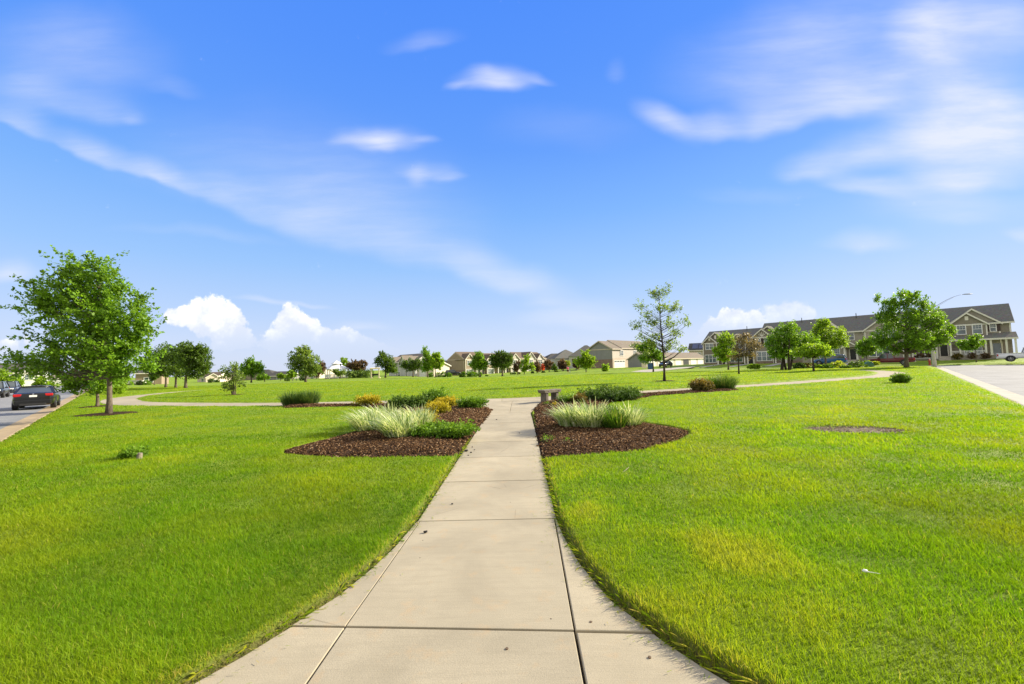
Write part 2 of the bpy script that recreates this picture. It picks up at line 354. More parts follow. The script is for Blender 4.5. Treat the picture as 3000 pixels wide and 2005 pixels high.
BEDR = gp([(1597, 1349), (1585, 1325), (1571, 1258), (1563, 1200), (1586, 1181), (1634, 1172.5), (1710, 1166), (1861, 1157), (2024, 1147), (2158, 1140), (2165, 1147), (2024, 1155), (1915, 1163), (1845, 1177),
           (1788, 1184), (1775, 1195), (1800, 1220), (1874, 1241), (1947, 1252), (2015, 1265), (2024, 1277), (1963, 1306), (1884, 1328), (1820, 1335), (1756, 1338), (1644, 1344)])
MAIN = [(PL, 4.6)]+EL[1:]+[(-3.4, -6), (2.7, -6)]+ER[::-1][:-1]+[(PR, 4.6), (PR, 15.0), (PL, 15.0)]
RING_IN = None
AL, BR, ROADW = -2.3, -1.85, 9.4                       # lawn edge of the left road (a) and of the right road (b)
SKEW = 0.042
XA0, XA1 = 83.0, 92.6                                   # the street across the far end of the right road
YB0, YB1 = 92.0, 101.0
DIRT_C = G(2500, 1266)[:2]
def hard_sd(x, y):
    """distance to the nearest paving (negative on it)"""
    d = np.minimum(poly_sd(MAIN, x, y), poly_sd(PLAZA, x, y)); d = np.minimum(d, line_d(RING, x, y)-RW); return d
def road_sd(x, y):
    a, b = AB(np.asarray(x, float).ravel(), np.asarray(y, float).ravel())
    def box(lo, hi, q): return np.maximum(lo-q, q-hi)
    l = box(AL-ROADW, AL, a); r = box(BR-ROADW, BR, b-SKEW*(a-21)); r = np.where(a > XA1, 9.0, r)
    c = np.maximum(box(XA0, XA1, a), b-75)
    # rounded corner where the right road meets the street across its end
    return np.minimum(np.minimum(l, r), c)
def ring_inside(x, y):
    P = np.concatenate([RING, [(60, 110), (-60, 110)]]); return poly_sd(P, x, y)
def bed_sd(x, y): return np.minimum(poly_sd(BEDL, x, y), poly_sd(BEDR, x, y))
def dirt_sd(x, y):
    a = (np.asarray(x, float).ravel()-DIRT_C[0]); b = (np.asarray(y, float).ravel()-DIRT_C[1])
    return (np.sqrt((a/1.05)**2+((b+0.12*a)/0.62)**2)-1)*0.7
def lawn_z(x, y):
    sh = np.asarray(x, float).shape; xf = np.asarray(x, float).ravel(); yf = np.asarray(y, float).ravel()
    z = terrain(xf, yf)
    near = (yf < 70)
    h = np.full(xf.shape, 9.0); h[near] = hard_sd(xf[near], yf[near])
    ri = np.full(xf.shape, 9.0); ri[near] = ring_inside(xf[near], yf[near])
    rise = 0.035+0.02*(xf > 0)*np.clip(xf, 0, 1)+0.035*np.clip(-ri/1.2, 0, 1)
    bumps = 0.012*np.sin(xf*1.7+np.sin(yf*1.1)*1.3)*np.sin(yf*1.45+xf*0.4)
    k = np.clip(h/0.05, 0, 1); z = z+np.where(near, -0.09+(rise+bumps*np.clip(h, 0, 1)+0.09)*k, rise)
    bs = np.full(xf.shape, 9.0); bs[near] = bed_sd(xf[near], yf[near])
    z = np.where(bs < 0.0, np.minimum(z, -0.07), z)
    ds = dirt_sd(xf, yf); z = np.where(ds < 0, z-0.035*np.clip(-ds/.1, 0, 1), z)
    r = road_sd(xf, yf); k = np.clip((r+0.10)/0.9, 0, 1); k = k*k*(3-2*k)
    z = np.where(r < 0.9, (-0.14+terrain(xf, yf))*(1-k)+z*k, z); z = np.where(r < -0.05, terrain(xf, yf)-0.4, z)
    return z.reshape(sh)
def zat(x, y): return float(lawn_z(np.array([x]), np.array([y]))[0])

# ------------------------------------------------------------------ ground, paving, roads
def grass_ground_mat():
    t = NT('lawn_turf'); p = t.pos()
    big = t.noise(p, 0.35, 4, 0.6, 0.4); mid = t.noise(p, 3.0, 5, 0.65, 0.3); fine = t.noise(t.mapping(p, (1, 1, 1)), 60, 4, 0.7)
    c = t.ramp(mid, [(0.28, (.140, .235, .010)), (0.5, (.210, .315, .013)), (0.74, (.265, .360, .018))])
    c = t.mix(t.rng(big, 0.45, 0.68, 0, 0.6), c, (.305, .355, .020))
    c = t.mix(t.rng(fine, 0.35, 0.62, 0.42, 0.0), c, (.060, .110, .010))
    soil = t.ramp(t.noise(p, 40, 4, .7), [(.35, (.05, .036, .022)), (.65, (.17, .125, .065))])
    c = t.mix(t.attr(), c, soil)
    t.set(color=c, rough=0.75, spec=0.15)
    t.bump(t.math('ADD', t.noise(p, 28, 5, 0.75), t.math('MULTIPLY', mid, 1.5)), 1.0, 0.05)
    return t.m
def concrete_mat(name='concrete', tint=(.42, .372, .272)):
    t = NT(name); p = t.pos('Object')
    n1 = t.noise(p, 0.9, 5, 0.6, 0.5); n2 = t.noise(p, 140, 3, 0.6); n3 = t.noise(t.mapping(p, (1.2, 9, 1)), 2.2, 5, 0.7, 0.6)
    lo = tuple(v*.74 for v in tint); hi = tuple(min(1, v*1.10) for v in tint)
    c = t.ramp(n1, [(0.3, lo), (0.7, hi)])
    c = t.mix(t.rng(n3, 0.45, 0.75, 0, 0.42), c, tuple(v*.70 for v in tint))
    c = t.mix(t.rng(n2, 0.38, 0.62, 0.26, 0.0), c, tuple(v*.55 for v in tint))
    pit = t.vor(p, 5.5, 'F1'); pn = t.noise(p, 2.1, 2)
    spots = t.math('MULTIPLY', t.rng(pit, 0.028, 0.05, 1, 0), t.rng(pn, 0.44, 0.5, 0, 1))
    c = t.mix(t.math('MULTIPLY', spots, 0.8), c, (.07, .05, .035))
    spk = t.vor(p, 34, 'F1'); c = t.mix(t.math('MULTIPLY', t.rng(spk, 0.05, 0.10, 0.75, 0), t.rng(t.noise(p, 9, 2), 0.5, 0.6, 0, 1)), c, (.12, .09, .065))
    isl = t.n.new('ShaderNodeNewGeometry').outputs['Random Per Island']; c = t.mix(1.0, c, t.ramp(isl, [(0, (.90, .90, .90)), (1, (1.06, 1.05, 1.03))]), 'MULTIPLY')
    brm = t.noise(t.mapping(p, (3, 160, 1)), 1.0, 3, .6); c = t.mix(t.rng(brm, .3, .7, .14, 0), c, tuple(v*.6 for v in tint))
    crk = t.vor(t.mapping(p, (1, 1, 1)), .55, 'DISTANCE_TO_EDGE'); c = t.mix(t.math('MULTIPLY', t.rng(crk, .0, .004, .5, 0), t.rng(t.noise(p, .8, 2), .55, .62, 0, 1)), c, (.10, .08, .06))
    rust = t.noise(p, 4.5, 4, 0.7); c = t.mix(t.rng(rust, 0.56, 0.76, 0, 0.38), c, (.46, .30, .15))
    t.set(color=c, rough=0.9, spec=0.2)
    t.bump(t.math('ADD', t.math('ADD', n2, brm), t.math('MULTIPLY', spots, -2.0)), 0.4, 0.004)
    return t.m
def asphalt_mat():
    t = NT('road_surface'); p = t.pos(); n1 = t.noise(p, 0.6, 5, 0.65, 0.4); n2 = t.noise(p, 90, 3, 0.7); n3 = t.noise(t.mapping(p, (6, .25, 1), (0, 0, rad(45))), 1.0, 4, 0.6)
    c = t.ramp(n1, [(0.3, (.195, .20, .205)), (0.7, (.285, .29, .295))]); c = t.mix(t.rng(n2, 0.35, 0.6, 0.35, 0), c, (.10, .10, .10))
    c = t.mix(t.rng(n3, 0.62, 0.72, 0, 0.3), c, (.13, .13, .13))
    t.set(color=c, rough=0.85, spec=0.25); t.bump(n2, 0.4, 0.006); return t.m
M_TURF = grass_ground_mat(); M_CONC = concrete_mat(); M_ASPH = asphalt_mat(); M_KERB = concrete_mat('kerb_concrete', (.42, .33, .215)); M_KERB2 = concrete_mat('pale_kerb_concrete', (.44, .415, .355))
M_JOINT = plain('joint_earth', (.060, .045, .030), 0.95, 0.2, 20)

def axis(lo, hi, f0, f1, fine, grow, limit):
    a = list(np.arange(f0, f1+1e-6, fine)); s = fine
    while a[-1] < hi: s = min(s*grow, limit(a[-1])); a.append(a[-1]+s)
    s = fine; b = []; c = f0
    while c > lo: s = min(s*grow, limit(c)); c -= s; b.append(c)
    return np.array(b[::-1]+a)
_x = axis(-700, 700, -4.2, 4.2, 0.05, 1.035, lambda v: 0.28+abs(v)*0.012 if abs(v) < 60 else 40)
_y = axis(-60, 1500, 1.6, 10.5, 0.05, 1.03, lambda v: 0.22+abs(v)*0.006 if abs(v) < 60 else 60)
_X, _Y = np.meshgrid(_x, _y); _Z = lawn_z(_X, _Y); _n, _m = _X.shape
_i = np.arange(_n*_m).reshape(_n, _m)
_q = (np.abs(_X.ravel()) < 6) & (_Y.ravel() < 16); _soil = np.zeros(_n*_m); _soil[_q] = np.clip(1.1-np.abs(poly_sd(MAIN, _X.ravel()[_q], _Y.ravel()[_q])-.015)/.06, 0, 1)
ground = mesh_np('ground', np.stack([_X, _Y, _Z], -1).reshape(-1, 3), [np.stack([_i[:-1, :-1], _i[:-1, 1:], _i[1:, 1:], _i[1:, :-1]], -1).reshape(-1, 4)], M_TURF, smooth=True, rnd=_soil)
tag(ground, kind='structure')

def slab(mb, poly, top=0.0, gap=0.006, bev=0.007, thick=0.09):
    """one cast slab: polygon pulled in by half a joint, edges rounded"""
    P = [np.array(q, float) for q in poly]; n = len(P)
    ar = sum(P[i][0]*P[(i+1) % n][1]-P[(i+1) % n][0]*P[i][1] for i in range(n))
    if ar < 0: P = P[::-1]
    def inset(d):
        out = []
        for i in range(n):
            e0 = P[i]-P[i-1]; e1 = P[(i+1) % n]-P[i]; n0 = np.array([-e0[1], e0[0]])/np.linalg.norm(e0); n1 = np.array([-e1[1], e1[0]])/np.linalg.norm(e1)
            b = n0+n1; out.append(P[i]+b*d/max(0.4, (1+n0@n1)))
        return out
    rings = [(inset(gap), top-thick), (inset(gap), top-bev), (inset(gap+bev*.35), top-bev*.3), (inset(gap+bev), top)]
    vs = [(q[0], q[1], z) for R, z in rings for q in R]
    fs = [(k*n+i, k*n+(i+1) % n, (k+1)*n+(i+1) % n, (k+1)*n+i) for k in range(3) for i in range(n)]+[tuple(range(3*n, 4*n))]
    mb.add(vs, fs)
pm = MB()
JY = [4.6, 6.12, 7.72, 9.26, 10.74, 12.27, 13.7, 15.0]
for i, (y0, y1) in enumerate(zip(JY[:-1], JY[1:])): slab(pm, [(PL, y0), (PR, y0), (PR, y1), (PL, y1)], random.uniform(-.004, .004), 0.007)
JM = 2.72
jl = lambda x: JM-0.055*(x+0.1)
def cut(edge, y_hi, y_lo_f):
    return [q for q in edge if q[1] <= y_hi+1e-6 and q[1] > y_lo_f(q[0])]
LJ = lambda y: -1.135-0.026*(4.6-y); RJ = lambda y: 0.33-0.018*(4.6-y)
def onedge(edge):
    for a, b in zip(edge[:-1], edge[1:]):
        fa, fb = a[1]-jl(a[0]), b[1]-jl(b[0])
        if fa > 0 >= fb: t = fa/(fa-fb); return (a[0]+(b[0]-a[0])*t, a[1]+(b[1]-a[1])*t)
eL, eR = onedge(EL), onedge(ER)
mL, mR = (LJ(jl(-1.18)), jl(-1.18)), (RJ(jl(.295)), jl(.295))
slab(pm, [(LJ(4.6), 4.6), mL, mR, (RJ(4.6), 4.6)], 0.0, 0.005, 0.004)
slab(pm, [(PL-.004, 4.6)]+[q for q in EL[1:] if q[1] > eL[1]]+[eL, mL, (LJ(4.6), 4.6)], 0.0, 0.0035, 0.003)
slab(pm, [(RJ(4.6), 4.6), mR, eR]+[q for q in ER[1:] if q[1] > eR[1]][::-1]+[(PR+.004, 4.6)], -0.002, 0.007)
slab(pm, [mL, (-1.205, 1.2), (0.28, 1.2), mR], -0.004, 0.006, 0.005)
slab(pm, [eL]+[q for q in EL if q[1] < eL[1]]+[(-3.4, .5), (-1.21, .5), (-1.205, 1.2), mL], -0.005, 0.006, 0.004)
slab(pm, [mR, (0.28, 1.2), (0.28, .5), (2.7, .5)]+[q for q in ER[::-1] if q[1] < eR[1]]+[eR], -0.005, 0.011)
slab(pm, [(-3.4, -6), (2.7, -6), (2.7, .5), (.28, .5), (.28, 1.2), (-1.205, 1.2), (-1.21, .5), (-3.4, .5)], -0.004, 0.01)
path = pm.build('path', M_CONC); tag(path, kind='structure')
jb = MB(); jb.add([(-1.35, -.5, -.055), (.5, -.5, -.055), (.5, 15, -.055), (-1.35, 15, -.055)], [(0, 1, 2, 3)])
jb.add([(-3.3, -5, -.056), (2.6, -5, -.056), (1.05, 2.2, -.056), (.45, 3.6, -.056), (-1.3, 3.6, -.056), (-1.7, 2.5, -.056)], [(0, 1, 2, 3, 4, 5)])
tag(jb.build('joint_earth', M_JOINT), kind='structure')
rm = MB()                                              # the loop path and the little square where it meets the main path
L = np.concatenate([[0], np.cumsum(np.linalg.norm(np.diff(RING, axis=0), axis=1))])
def ringat(s):
    x = np.interp(s, L, RING[:, 0]); y = np.interp(s, L, RING[:, 1]); e = 0.4
    t = np.array([np.interp(s+e, L, RING[:, 0])-np.interp(s-e, L, RING[:, 0]), np.interp(s+e, L, RING[:, 1])-np.interp(s-e, L, RING[:, 1])]); t /= np.linalg.norm(t)
    return np.array([x, y]), np.array([-t[1], t[0]])
s = 0.0
while s < L[-1]-2:
    A, nA = ringat(s); B, nB = ringat(s+1.9); slab(rm, [A-nA*RW, B-nB*RW, B+nB*RW, A+nA*RW], 0.002+0.0*s, 0.006); s += 1.9
tag(rm.build('loop_path', M_CONC), kind='structure')
pz = MB()
slab(pz, [(-1.10, 15.0), (-1.32, 15.9), (-2.0, 17.2), (-0.4, 17.2), (-0.4, 15.0)], -0.002); slab(pz, [(-0.4, 15.0), (-.4, 17.2), (1.1, 17.2), (0.62, 16.6), (.36, 15.0)], -0.003)
slab(pz, [(-2.0, 17.2), (-4.2, 19.92), (-.4, 19.62), (-.4, 17.2)], -0.002); slab(pz, [(-.4, 17.2), (-.4, 19.62), (1.2, 20.0), (3.4, 20.75), (2.3, 18.7), (1.1, 17.2)], -0.003)
tag(pz.build('paved_square', M_CONC), kind='structure')

def strip(name, mat, fa, z0, half, pts, cross=None):
    pass
def road_sheet(name, mat, axis_, lo, hi, t0, t1, z, cuts=60, skew=0.0):
    vs = []; ts = np.linspace(t0, t1, cuts)
    for t in ts:
        for q in (lo, hi):
            x, y = XY(q, t) if axis_ == 'a' else XY(t, q+skew*(t-21))
            vs.append((x, y, float(terrain(x, y))+z))
    f = np.array([(2*i, 2*i+1, 2*i+3, 2*i+2) for i in range(cuts-1)])
    return tag(mesh_np(name, vs, [f], mat), kind='structure')
road_sheet('left_road', M_ASPH, 'a', AL-ROADW+.5, AL-.55, -40, 260, -0.170)
road_sheet('right_road', M_ASPH, 'b', BR-ROADW+.5, BR-.55, -40, XA0+1.5, -0.170, skew=SKEW)
road_sheet('cross_street', M_ASPH, 'a', XA0+.5, XA1-.5, -90, 75, -0.168)
road_sheet('far_street', M_ASPH, 'b', YB0+.5, YB1-.5, AL, 80, -0.150)
def kerb(name, mat, axis_, q0, side, t0, t1, skew=0.0):
    """a rolled kerb and gutter: flat apron, then a sloped lip up to the grass"""
    prof = [(0.62, -0.166), (0.30, -0.158), (0.16, -0.150), (0.07, -0.140), (0.0, -0.135), (-0.05, -0.17)]
    ts = np.arange(t0, t1+.1, 3.0); vs = []
    for t in ts:
        for o_, z in prof:
            q = q0-side*o_; x, y = XY(q, t) if axis_ == 'a' else XY(t, q+skew*(t-21)); vs.append((x, y, float(terrain(x, y))+z))
    n = len(prof); f = [(i*n+k, i*n+k+1, (i+1)*n+k+1, (i+1)*n+k) for i in range(len(ts)-1) for k in range(n-1)]
    return tag(mesh_np(name, vs, [np.array(f)], mat), kind='structure')
kerb('left_kerb', M_KERB, 'a', AL, 1, -30, 150); kerb('far_left_kerb', M_KERB, 'a', AL-ROADW, -1, -30, 150)
kerb('right_kerb', M_KERB2, 'b', BR, 1, -30, XA0-.2, SKEW); kerb('far_right_kerb', M_KERB2, 'b', BR-ROADW, -1, -30, XA0-.2, SKEW)
kerb('street_kerb', M_KERB2, 'a', XA1, -1, -60, 60); kerb('near_street_kerb', M_KERB2, 'a', XA0, 1, BR+2.6, 60)

# ------------------------------------------------------------------ mulch beds
def bed_mat():
    t = NT('mulch'); p = t.pos(); n = t.noise(p, 45, 5, 0.75); v = t.vor(t.mapping(p, (1, 1.8, 1)), 55, 'F1', 'Color')
    c = t.ramp(n, [(0.3, (.020, .011, .006)), (0.55, (.054, .031, .017)), (0.8, (.10, .060, .032))]); t.set(color=c, rough=0.95, spec=0.1)
    t.bump(n, 1.0, 0.03); return t.m
M_BED = bed_mat()
def bed(name, P, step, hmax):
    P = np.array(P); lo = P.min(0)-.1; hi = P.max(0)+.1
    xs = np.arange(lo[0], hi[0], step); ys = np.arange(lo[1], hi[1], step); X, Y = np.meshgrid(xs, ys); d = poly_sd(P, X, Y).reshape(X.shape)
    k = np.clip(-d/0.8, 0, 1); Z = 0.012+hmax*(k*(2-k))+0.012*rng.standard_normal(X.shape)*(d < -.03); Z = np.where(d > 0, 0.0-0.03, Z)
    idx = np.arange(X.size).reshape(X.shape); q = np.stack([idx[:-1, :-1], idx[:-1, 1:], idx[1:, 1:], idx[1:, :-1]], -1).reshape(-1, 4)
    keep = (d.ravel()[q] < 0.03).all(1)
    q = q[keep]; used = np.unique(q); mp = np.full(X.size, -1); mp[used] = np.arange(len(used))
    return tag(mesh_np(name, np.stack([X, Y, Z], -1).reshape(-1, 3)[used], [mp[q]], M_BED, smooth=True), kind='structure')
bed('mulch_bed', BEDL, 0.05, 0.10); bed('mulch_bed', BEDR, 0.05, 0.10)
def bed_z(P, x, y):
    k = np.clip(-poly_sd(P, x, y)/0.8, 0, 1); return 0.012+0.10*(k*(2-k))
M_CHIP = leafy('bark_chip', [(0.0, (.028, .014, .008)), (0.45, (.088, .048, .023)), (0.75, (.15, .085, .042)), (0.93, (.21, .13, .07)), (1.0, (.36, .26, .16))], 0.0, 1.0, spec=0.03)
def chips(name, P, n, extra=0.05):
    P = np.array(P); lo = P.min(0)-extra; hi = P.max(0)+extra; pts = []
    x = rng.uniform(lo[0], hi[0], n*8); y = rng.uniform(lo[1], hi[1], n*8); d = poly_sd(P, x, y)
    keep = d < rng.normal(-0.02, 0.045, x.size); keep &= rng.random(x.size) < np.clip(11.0/np.maximum(y, 6), 0, 1)**1.5
    x, y = x[keep][:n], y[keep][:n]; n = len(x); z = bed_z(P, x, y)+0.008
    L_ = rng.uniform(.009, .032, n)*np.clip(y/9, .9, 1.8); w = rng.uniform(.005, .014, n)*np.clip(y/9, .9, 1.8)
    a = rng.uniform(0, 2*np.pi, n); tl = rng.normal(0, .35, n); ro = rng.normal(0, .5, n)
    ax = np.stack([np.cos(a)*np.cos(tl), np.sin(a)*np.cos(tl), np.sin(tl)], -1); bx = np.stack([-np.sin(a)*np.cos(ro), np.cos(a)*np.cos(ro), np.sin(ro)], -1)
    c = np.stack([x, y, z], -1); nz = np.cross(ax, bx)*0.006
    v = np.stack([c+ax*L_[:, None]*s1+bx*w[:, None]*s2+nz*s3 for s3 in (-1, 1) for s1, s2 in ((-1, -.8), (1, -1), (.9, 1), (-1, 1))], 1)
    b = np.arange(n)[:, None]*8
    f = np.concatenate([b+np.array(q) for q in ((4, 5, 6, 7), (0, 1, 5, 4), (1, 2, 6, 5), (2, 3, 7, 6), (3, 0, 4, 7))])
    return v.reshape(-1, 3), f, np.repeat(rng.random(n), 8)
V1, F1, R1 = chips('c', BEDL, 15000); V2, F2, R2 = chips('c', BEDR, 15000)
tag(mesh_np('bark_chips', np.concatenate([V1, V2]), [np.concatenate([F1, F2+len(V1)])], M_CHIP, rnd=np.concatenate([R1, R2])),
    'loose dark brown bark chips covering both planting beds', 'bark chips', kind='stuff')
# ------------------------------------------------------------------ lawn grass
def ground_z(x, y):
    i = np.clip(np.searchsorted(_x, x)-1, 0, len(_x)-2); j = np.clip(np.searchsorted(_y, y)-1, 0, len(_y)-2)
    u = (x-_x[i])/(_x[i+1]-_x[i]); v = (y-_y[j])/(_y[j+1]-_y[j])
    return (_Z[j, i]*(1-u)+_Z[j, i+1]*u)*(1-v)+(_Z[j+1, i]*(1-u)+_Z[j+1, i+1]*u)*v
def patch_noise(x, y, s, seed):
    r = np.random.default_rng(seed); out = 0
    for k in range(7):
        a = r.uniform(0, 6.28); f = s*r.uniform(.5, 1.9); p = r.uniform(0, 6.28, 2)
        out = out+np.sin((x*math.cos(a)+y*math.sin(a))*f+p[0]+1.3*np.sin((y*math.cos(a)-x*math.sin(a))*f*.8+p[1]))
    return out/7*1.6
M_GRASS = leafy('grass_blade', [(0.0, (.042, .112, .004)), (0.3, (.104, .220, .005)), (0.6, (.176, .315, .008)), (0.85, (.272, .368, .015)), (0.94, (.36, .38, .04)), (1.0, (.44, .36, .13))], 0.5, 0.5, 1.3,
                patch=(0.42, 0.5, (.34, .345, .014)), spec=0.12)
def grass_points(n, y0, y1, wfun=None):
    y = np.sqrt(rng.uniform(y0**2, y1**2, n)); x = rng.uniform(-1, 1, n)*(1.34*y+1.2)
    ok = np.ones(n, bool)
    if y0 < 16:
        ok &= poly_sd(MAIN, x, y) > rng.normal(0.004, 0.012, n)
    if y1 > 14:
        ok &= (line_d(RING, x, y) > RW+0.01) & (poly_sd(PLAZA, x, y) > 0.01)
    if y1 > 8: ok &= bed_sd(x, y) > rng.normal(0.0, 0.03, n)
    if y0 < 12 < 99 and y1 > 8: ok &= dirt_sd(x, y) > rng.normal(-0.05, 0.10, n)
    ok &= road_sd(x, y) > rng.uniform(-0.02, 0.10, n)
    return x[ok], y[ok]
def blades(x, y, h, w, seg, lean):
    n = len(x); z = ground_z(x, y); yaw = rng.uniform(0, 2*np.pi, n)
    la = rng.normal(np.pi*0.98, 1.5, n); ld = np.abs(rng.normal(lean, lean*.55, n))
    dx, dy = np.cos(la)*ld*h, np.sin(la)*ld*h; wx, wy = np.cos(yaw)*w/2, np.sin(yaw)*w/2
    B = np.stack([x, y, z-0.012], -1); D = np.stack([dx, dy, np.zeros(n)], -1); Wv = np.stack([wx, wy, np.zeros(n)], -1); Hv = np.stack([np.zeros(n), np.zeros(n), h], -1)
    rows = []
    for k in range(seg):
        t = k/seg; s = 1-0.35*t
        rows += [B+Hv*(t*(1-.12*t))+D*t*t-Wv*s, B+Hv*(t*(1-.12*t))+D*t*t+Wv*s]
    rows.append(B+Hv*.88+D); nv = len(rows); V = np.stack(rows, 1).reshape(-1, 3); b = np.arange(n)[:, None]*nv
    q = np.concatenate([b+np.array((2*k, 2*k+1, 2*k+3, 2*k+2)) for k in range(seg-1)]) if seg > 1 else np.zeros((0, 4), int)
    t = b+np.array((nv-3, nv-2, nv-1)); return V, q, t, nv
def grass(name, zones, label):
    VV, QQ, TT, RR, off = [], [], [], [], 0
    for n, y0, y1, h, w, seg, lean in zones:
        x, y = grass_points(n, y0, y1); m = len(x)
        pn = patch_noise(x, y, 1.1, 3); pf = patch_noise(x, y, 4.5, 8)
        hh = h*rng.uniform(.5, 1.25, m)*(1+.30*pf+.16*pn); ww = w*rng.uniform(.7, 1.3, m)
        ed = np.full(m, 9.0)
        if y0 < 12: ed = poly_sd(MAIN, x, y); hh = hh*np.where(ed < 0.05, .7, 1)
        V, q, t, nv = blades(x, y, hh, ww, seg, lean)
        dry = .34*np.exp(-((x-1.5)/1.0)**2-((y-3.1)/1.3)**2)+.22*np.exp(-((x-.75)/.35)**2-((y-5.0)/1.2)**2)-.20*np.exp(-((x+2.4)/1.1)**2-((y-5.2)/.9)**2)-.16*np.exp(-((x-4.2)/1.6)**2-((y-4.0)/1.2)**2)
        dry = dry*(1+.8*pf)
        r = np.clip(.40+dry+.18*pn+.22*pf+.004*np.minimum(y, 60)+rng.normal(0, .14, m), 0, .9); r = np.where(rng.random(m) < .012, rng.uniform(.93, 1, m), r)
        r = np.where((ed < .10) & (rng.random(m) < np.where((x < 0) & (y < 3.4), .65, .3)), rng.uniform(.9, 1, m), r)
        VV.append(V); QQ.append(q+off); TT.append(t+off); RR.append(np.repeat(r, nv)); off += len(V)
    o = mesh_np(name, np.concatenate(VV), [np.concatenate(QQ), np.concatenate(TT)], M_GRASS, rnd=np.concatenate(RR))
    return tag(o, label, 'grass', kind='stuff')
zones = []; e_ = [1.5]
while e_[-1] < 62: e_.append(min(62, e_[-1]*1.22))
for y0, y1 in zip(e_[:-1], e_[1:]):
    ym = (y0+y1)/2; w = min(.0040*max(1, ym/3.0)**1.1, .075); h = .060-.002*min(1, ym/14)
    fine_ = .78 if ym < 4.6 else 1.0; w *= fine_
    n = int(1.55*min(1, (3.4/ym)**.8)/(w*h*.7)*(1.34*(y1**2-y0**2)+2.4*(y1-y0)))
    zones.append((n, y0, y1, h, w, 3 if ym < 4.6 else 2 if ym < 12 else 1, .42))
grass('grass', zones, 'short bright green mown lawn grass lit by low sun')

# blades flopping over the paving edge, and clippings left on the slabs
fx, fy, fs = [], [], []
for E_, sg in ((EL[:9], 1), (ER[:9], -1), ([(PL, 9.1), (PL, 4.6)], 1), ([(PR, 7.7), (PR, 4.6)], -1)):
    E_ = np.array(E_)
    for a_, b_ in zip(E_[:-1], E_[1:]):
        m_ = int(np.linalg.norm(b_-a_)*230); t_ = rng.random(m_)[:, None]; q_ = a_+(b_-a_)*t_; nr = np.array([-(b_-a_)[1], (b_-a_)[0]])/np.linalg.norm(b_-a_)*(-sg if sg > 0 else 1)
        nr = nr if (nr[0] < 0) == (sg > 0) else -nr; q_ = q_+nr*rng.uniform(-.004, .05, (m_, 1)); fx += list(q_[:, 0]); fy += list(q_[:, 1]); fs += [sg]*m_
fx, fy, fs = np.array(fx), np.array(fy), np.array(fs); m_ = len(fx); hh = rng.uniform(.03, .085, m_)
V, q, t, nv = blades(fx, fy, hh, rng.uniform(.003, .006, m_), 3, .5)
V = V.reshape(m_, nv, 3); tt = np.linspace(0, 1, nv)**1.5; V[:, :, 0] += (fs*rng.uniform(-.2, 1.1, m_)*hh)[:, None]*tt; V[:, :, 2] = np.maximum(V[:, :, 2]-(hh*rng.uniform(0, .6, m_))[:, None]*tt, .004)
tag(mesh_np('edge_grass', V.reshape(-1, 3), [q, t], M_GRASS, rnd=np.repeat(np.where(rng.random(m_) < .35, rng.uniform(.9, 1, m_), rng.uniform(.1, .85, m_)), nv)), 'ragged green and straw blades flopping over the path edges', 'grass', kind='stuff')
m_ = 520; cy = rng.uniform(2.2, 10, m_); sd_ = rng.choice([-1, 1], m_); cx = np.where(sd_ < 0, np.interp(cy, [2.3, 2.84, 3.55, 4.6, 12], [-1.8, -1.53, -1.29, -1.165, -1.165]), np.interp(cy, [2.2, 2.6, 3.58, 4.6, 12], [1.1, .82, .46, .355, .355]))-sd_*np.abs(rng.normal(0, .12, m_))
ca = rng.uniform(0, 6.28, m_); cl = rng.uniform(.006, .022, m_); cw = .0016; V = []
for k1, k2 in ((-1, -1), (1, -1), (1, 1), (-1, 1)): V.append(np.stack([cx+np.cos(ca)*cl*k1-np.sin(ca)*cw*k2, cy+np.sin(ca)*cl*k1+np.cos(ca)*cw*k2, np.full(m_, .006)+rng.uniform(0, .003, m_)], -1))
tag(mesh_np('grass_clippings', np.stack(V, 1).reshape(-1, 3), [np.arange(m_)[:, None]*4+np.arange(4)], M_GRASS, rnd=np.repeat(rng.uniform(.3, 1, m_), 4)), 'tiny dry and green clippings scattered along the path edges', 'grass clippings', kind='stuff')
# ------------------------------------------------------------------ trees
M_BARK = None
def bark(name, a, b):
    t = NT(name); p = t.pos(); n = t.noise(t.mapping(p, (5, 5, 1.1)), 4.0, 6, 0.7, 0.5); t.set(color=t.ramp(n, [(0.3, a), (0.7, b)]), rough=0.95, spec=0.1); t.bump(n, 0.9, 0.03); return t.m
M_BARK = bark('grey_brown_bark', (.060, .048, .036), (.20, .165, .125)); M_BARKD = bark('dark_bark', (.025, .020, .016), (.085, .068, .052))
def lf(name, k, spread=1.0, trans=.45, brown=None):
    a = np.array(k)*1.95; st = [(0.0, tuple(a*.5)), (0.4, tuple(a*.9)), (0.75, tuple(a*1.25)), (1.0, tuple(np.minimum(a*1.6+np.array([.03, .02, .0]), .6)))]
    return leafy(name, st, trans, 0.48, 1.5, spec=0.35)
M_LEAF = lf('maple_leaf', (.078, .146, .009)); M_LEAFD = lf('dark_leaf', (.044, .078, .009), trans=.4); M_LEAFB = lf('bright_leaf', (.115, .180, .011), trans=.5)
M_LEAFY = lf('yellow_green_leaf', (.17, .21, .022), trans=.5); M_LEAFP = lf('purple_brown_leaf', (.070, .046, .026), trans=.4); M_LEAFR = lf('rust_leaf', (.095, .075, .040), trans=.4)
M_LEAFG = lf('grey_green_leaf', (.088, .130, .024), trans=.45); M_RED = lf('red_leaf', (.30, .06, .03), trans=.4)
